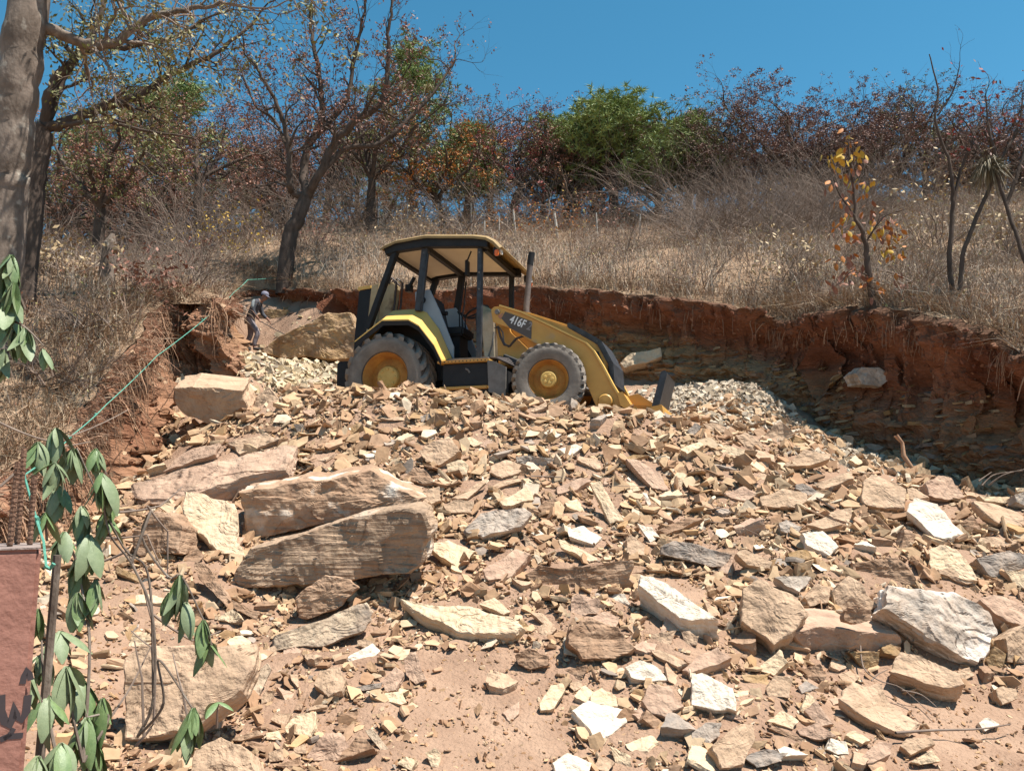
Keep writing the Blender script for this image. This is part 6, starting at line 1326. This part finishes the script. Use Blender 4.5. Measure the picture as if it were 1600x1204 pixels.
# ------------------------------------------------------------ dry grass and brush on the hillside (one mass)
rg = np.random.default_rng(6)
BR = np.array([(.43,.35,.275),(.36,.285,.22),(.29,.22,.17),(.48,.40,.315),(.25,.185,.145),(.38,.31,.255),(.33,.225,.165)])
def blades(name, cx, cy, n_per, hgt, wid, spread, lean, label, cat, pal=BR, seed=1, zf=None):
    rg = np.random.default_rng(seed); m = len(cx); n = m * n_per
    x = np.repeat(cx, n_per) + rg.normal(0, spread, n); y = np.repeat(cy, n_per) + rg.normal(0, spread, n)
    ok = outside(x, y, .02); x, y = x[ok], y[ok]; hg = np.repeat(hgt, n_per)[ok] * rg.uniform(.45, 1.15, len(x)); tintc = np.repeat(rg.integers(0, len(pal), m), n_per)[ok]; n = len(x)
    z = H(x, y) - .03; ax = rg.uniform(0, 2*math.pi, n); ln = np.abs(rg.normal(0, lean, n)); dx, dy = np.cos(ax)*ln, np.sin(ax)*ln
    p0 = np.stack([x, y, z], 1); p1 = p0 + np.stack([dx*.35, dy*.35, np.ones(n)*.55], 1)*hg[:, None]; p2 = p0 + np.stack([dx*1.0 + rg.normal(0, .12, n), dy + rg.normal(0, .12, n), .98 - .25*ln], 1)*hg[:, None]
    sa = rg.uniform(0, 2*math.pi, n); sd = np.stack([np.cos(sa), np.sin(sa), rg.normal(0, .2, n)], 1) * (wid * rg.uniform(.6, 1.4, n))[:, None]
    V = np.stack([p0 - sd, p0 + sd, p1 - sd*.8, p1 + sd*.8, p2 - sd*.25, p2 + sd*.25], 1).reshape(-1, 3); k = np.arange(n)[:, None]*6
    F = np.concatenate([k + np.array([[0, 1, 3, 2]]), k + np.array([[2, 3, 5, 4]])]); c = pal[tintc] * rg.uniform(.75, 1.2, (n, 1))
    o = np_obj(name, V, F, M['brush'], col=np.repeat(c, 6, 0)); tag(o, label, cat, kind='stuff'); return p1, p2
def region(n, ylo, yhi, seed, halfw=.85, pw=1.0):
    rg = np.random.default_rng(seed); y = ylo + (yhi - ylo) * rg.random(n*2) ** pw; x = rg.uniform(-halfw, halfw, n*2) * (y + 1.5); ok = outside(x, y, .03) & (y > 4); return x[ok][:n], y[ok][:n]
x, y = region(6200, 8, 33, 1); nz = fbm(np.stack([x*.35, y*.35, 0*x], 1), 3, 15)
p1, p2 = blades('dry_brush', x, y, 11, np.clip(.62 + .38*nz, .22, 1.2) * np.clip((y - 5) / 12, .35, 1), .006, .16, .75, 'dense dry grey-brown brush covering the hillside', 'brush', seed=2)
ix = rg.permutation(len(p1))[:46000]; f = rg.random((46000, 1)); c = p1[ix]*(1-f) + p2[ix]*f; a = rg.normal(0, 1, (46000, 3)); a /= np.linalg.norm(a, axis=1)[:, None]; b = np.cross(a, rg.normal(0, 1, (46000, 3))); b /= np.linalg.norm(b, axis=1)[:, None]; s = rg.uniform(.012, .034, (46000, 1))
V = np.stack([c - a*s, c + b*s*.5, c + a*s, c - b*s*.5], 1).reshape(-1, 3); lp = np.array([(.36,.24,.15),(.42,.30,.19),(.27,.13,.08),(.30,.22,.12),(.34,.30,.12),(.46,.36,.25)])
o = np_obj('withered_leaves', V, np.arange(len(V)).reshape(-1, 4), M['brush'], col=np.repeat(lp[rg.integers(0, 6, 46000)], 4, 0)); tag(o, 'withered brown leaves caught in the dry brush', 'dry leaves', kind='stuff')
x, y = region(26000, 5, 26, 3); z = H(x, y) + .015; n = len(x); a = rg.normal(0, 1, (n, 3)); a[:, 2] *= .4; a /= np.linalg.norm(a, axis=1)[:, None]; b = np.cross(a, np.array([0, 0, 1.0]) + rg.normal(0, .4, (n, 3))); b /= np.linalg.norm(b, axis=1)[:, None]; s = rg.uniform(.015, .05, (n, 1)); c = np.stack([x, y, z], 1)
V = np.stack([c - a*s, c + b*s*.5, c + a*s, c - b*s*.5], 1).reshape(-1, 3)
o = np_obj('fallen_leaves', V, np.arange(len(V)).reshape(-1, 4), M['brush'], col=np.repeat(lp[rg.integers(0, 6, n)]*rg.uniform(.6, 1.2, (n, 1)), 4, 0)); tag(o, 'fallen dry leaves littering the hillside', 'leaf litter', kind='stuff')
# matted straw lying over the bank edge and on the left bank
k = rg.integers(0, NS, 4200); off = rg.uniform(.02, .75, 4200); cx = lipS[k, 0] + dirS[k, 0]*off; cy = lipS[k, 1] + dirS[k, 1]*off
blades('matted_straw', cx, cy, 4, np.full(4200, .34), .005, .07, 1.6, 'matted dry straw along the lip of the bank', 'straw', pal=np.array([(.46,.36,.25),(.40,.29,.19),(.30,.20,.13),(.24,.14,.09)]), seed=9)
x, y = region(3800, 4.5, 13, 12, 1.2); ok = x < -3.2; x, y = x[ok], y[ok]
blades('matted_straw', x, y, 9, np.full(len(x), .30), .005, .10, 1.4, 'matted dry grass and twigs on the left bank', 'straw', pal=np.array([(.44,.33,.22),(.36,.25,.17),(.27,.17,.11),(.33,.21,.14)]), seed=13)
# dead grass, rootlets and litter clinging to the left bank face
g_ = np.random.default_rng(61); n = 3800; k = g_.integers(425, NS - 3, n); r_ = (KR * (.30 + .69 * g_.random(n) ** .42)).astype(int).clip(0, KR - 1); p0_ = bankP[k, r_]; nn = np.concatenate([nin[k], np.zeros((n, 1))], 1)
dd = nn * .5 + g_.normal(0, .6, (n, 3)) + np.where(r_[:, None] > .86 * KR, .45, -.4) * np.array([[0, 0, 1.0]]); L_ = g_.uniform(.04, .20, (n, 1)); p1_ = p0_ + nn*.02 + dd*L_*.5 + nn*.03; p2_ = p1_ + (dd + np.array([0, 0, -.35]) + g_.normal(0, .3, (n, 3)))*L_*.5; sd = g_.normal(0, 1, (n, 3)); sd = sd / np.linalg.norm(sd, axis=1)[:, None] * g_.uniform(.0025, .006, (n, 1))
V = np.stack([p0_-sd, p0_+sd, p1_-sd, p1_+sd, p2_-sd*.4, p2_+sd*.4], 1).reshape(-1, 3); kk_ = np.arange(n)[:, None]*6
o = np_obj('bank_rootlets', V, np.concatenate([kk_ + np.array([[0,1,3,2]]), kk_ + np.array([[2,3,5,4]])]), M['brush'], col=np.repeat(np.array([(.34,.21,.14),(.42,.31,.22),(.24,.13,.085),(.30,.17,.11)])[g_.integers(0, 4, n)], 6, 0)); tag(o, 'dead grass and rootlets clinging to the left bank face', 'rootlets', kind='stuff')
x, y = region(5200, 6.5, 15, 41, 1.0); ok = x > 4.0; x, y = x[ok], y[ok]
blades('matted_straw', x, y, 10, np.full(len(x), .36), .005, .10, .9, 'dry grass standing on the right bank top', 'straw', pal=BR, seed=42)
# hanging roots over the cut face
rt = Tubes(); rg = np.random.default_rng(14)
for i in range(1300):
    k = int(rg.integers(10, NS - 6)) if i < 700 else int(rg.integers(430, NS - 6)); 
    if k > 440 and rg.random() < .0: continue
    p = np.array([lipS[k, 0], lipS[k, 1], HZ[k, 0] - rg.uniform(.0, .12)]); nn = np.array([nin[k, 0], nin[k, 1], 0]); tg = np.array([-nn[1], nn[0], 0]); L = rg.uniform(.15, .8) * (1.35 if k > 440 else .85); n = 7; pts = [p - nn*.05]
    dd = nn*.55 + tg*rg.normal(0, .5) + np.array([0, 0, .0])
    for j in range(n):
        dd = dd*.75 + np.array([0, 0, -.42]) + rg.normal(0, .16, 3) + nn*.04; pts.append(pts[-1] + dd/np.linalg.norm(dd)*L/n)
    r0 = rg.uniform(.003, .009) if rg.random() < .93 else rg.uniform(.011, .02); rt.add(pts, np.linspace(r0, r0*.4, n+1), 4)
tag(rt.build('hanging_roots', M['root'], None), 'thin dry roots hanging over the cut face of the bank', 'roots', kind='stuff')
# a crooked root standing out of the rubble by the right bank, twigs on the slabs
q = px(1415, 722, 10.2); rt = Tubes(); rt.add([px(1425,730,10.0), px(1412,712,10.05), px(1410,692,10.1), px(1400,680,10.1)], [.025,.03,.022,.03], 7); tag(rt.build('crooked_root', M['root'], None), 'crooked tan root sticking up at the foot of the right bank', 'root')
def twig(label, lines, r=.006, mat='twig'):
    t = Tubes()
    for ln in lines: t.add(resample(np.array(ln), 14), np.linspace(r, r*.4, 14), 5)
    tag(t.build('twig', M[mat], None), label, 'twig')
def on(u, v, h=.03, dd=None): 
    dq = dd or hitW(u, v) - .1; p = px(u, v, dq); return p + np.array([0, 0, h])
twig('forked grey twig lying on the large flat tan slab', [[on(1345,1015),on(1350,1050),on(1375,1070),on(1410,1082),on(1455,1122)],[on(1410,1085),on(1440,1092),on(1465,1112)],[on(1330,1090),on(1345,1098),on(1390,1104),on(1420,1116)],[on(1362,1070),on(1372,1060),on(1388,1052)],[on(1345,1088),on(1375,1100)]])
twig('straight grey stick on the dirt track at lower right', [[on(1400,1152),on(1460,1148),on(1530,1146),on(1580,1138)]], .010)
twig('bare branch arching at the right edge under the bank', [[on(1535,765,.05,9.1),on(1555,748,.05,9.1),on(1600,742,.05,9.0)],[on(1545,765,.05,9.1),on(1570,748,.05,9.0),on(1610,738,.05,9.0)],[on(1530,758,.05,9.1),on(1550,744,.05,9.1)]], .010)
twig('thin dark stem across the stones at mid-slope', [[on(830,748),on(880,750),on(905,756),on(930,762),on(1010,764)]], .007)
twig('long thin straw lying across the right-hand stones', [[on(1080,780),on(1130,800),on(1180,820),on(1228,852)],[on(1110,820),on(1150,825),on(1205,850)]], .005)
# the ridge trees are broad rather than tall
for o in list(C.objects):
    if o.name.startswith(('oak_tree', 'pine_tree')) and o.location.y > 24: fz = .86 if o.location.x > 2 else .97; o.scale = (o.scale[0]*1.16, o.scale[1]*1.16, o.scale[2]*fz)
print('scene done')
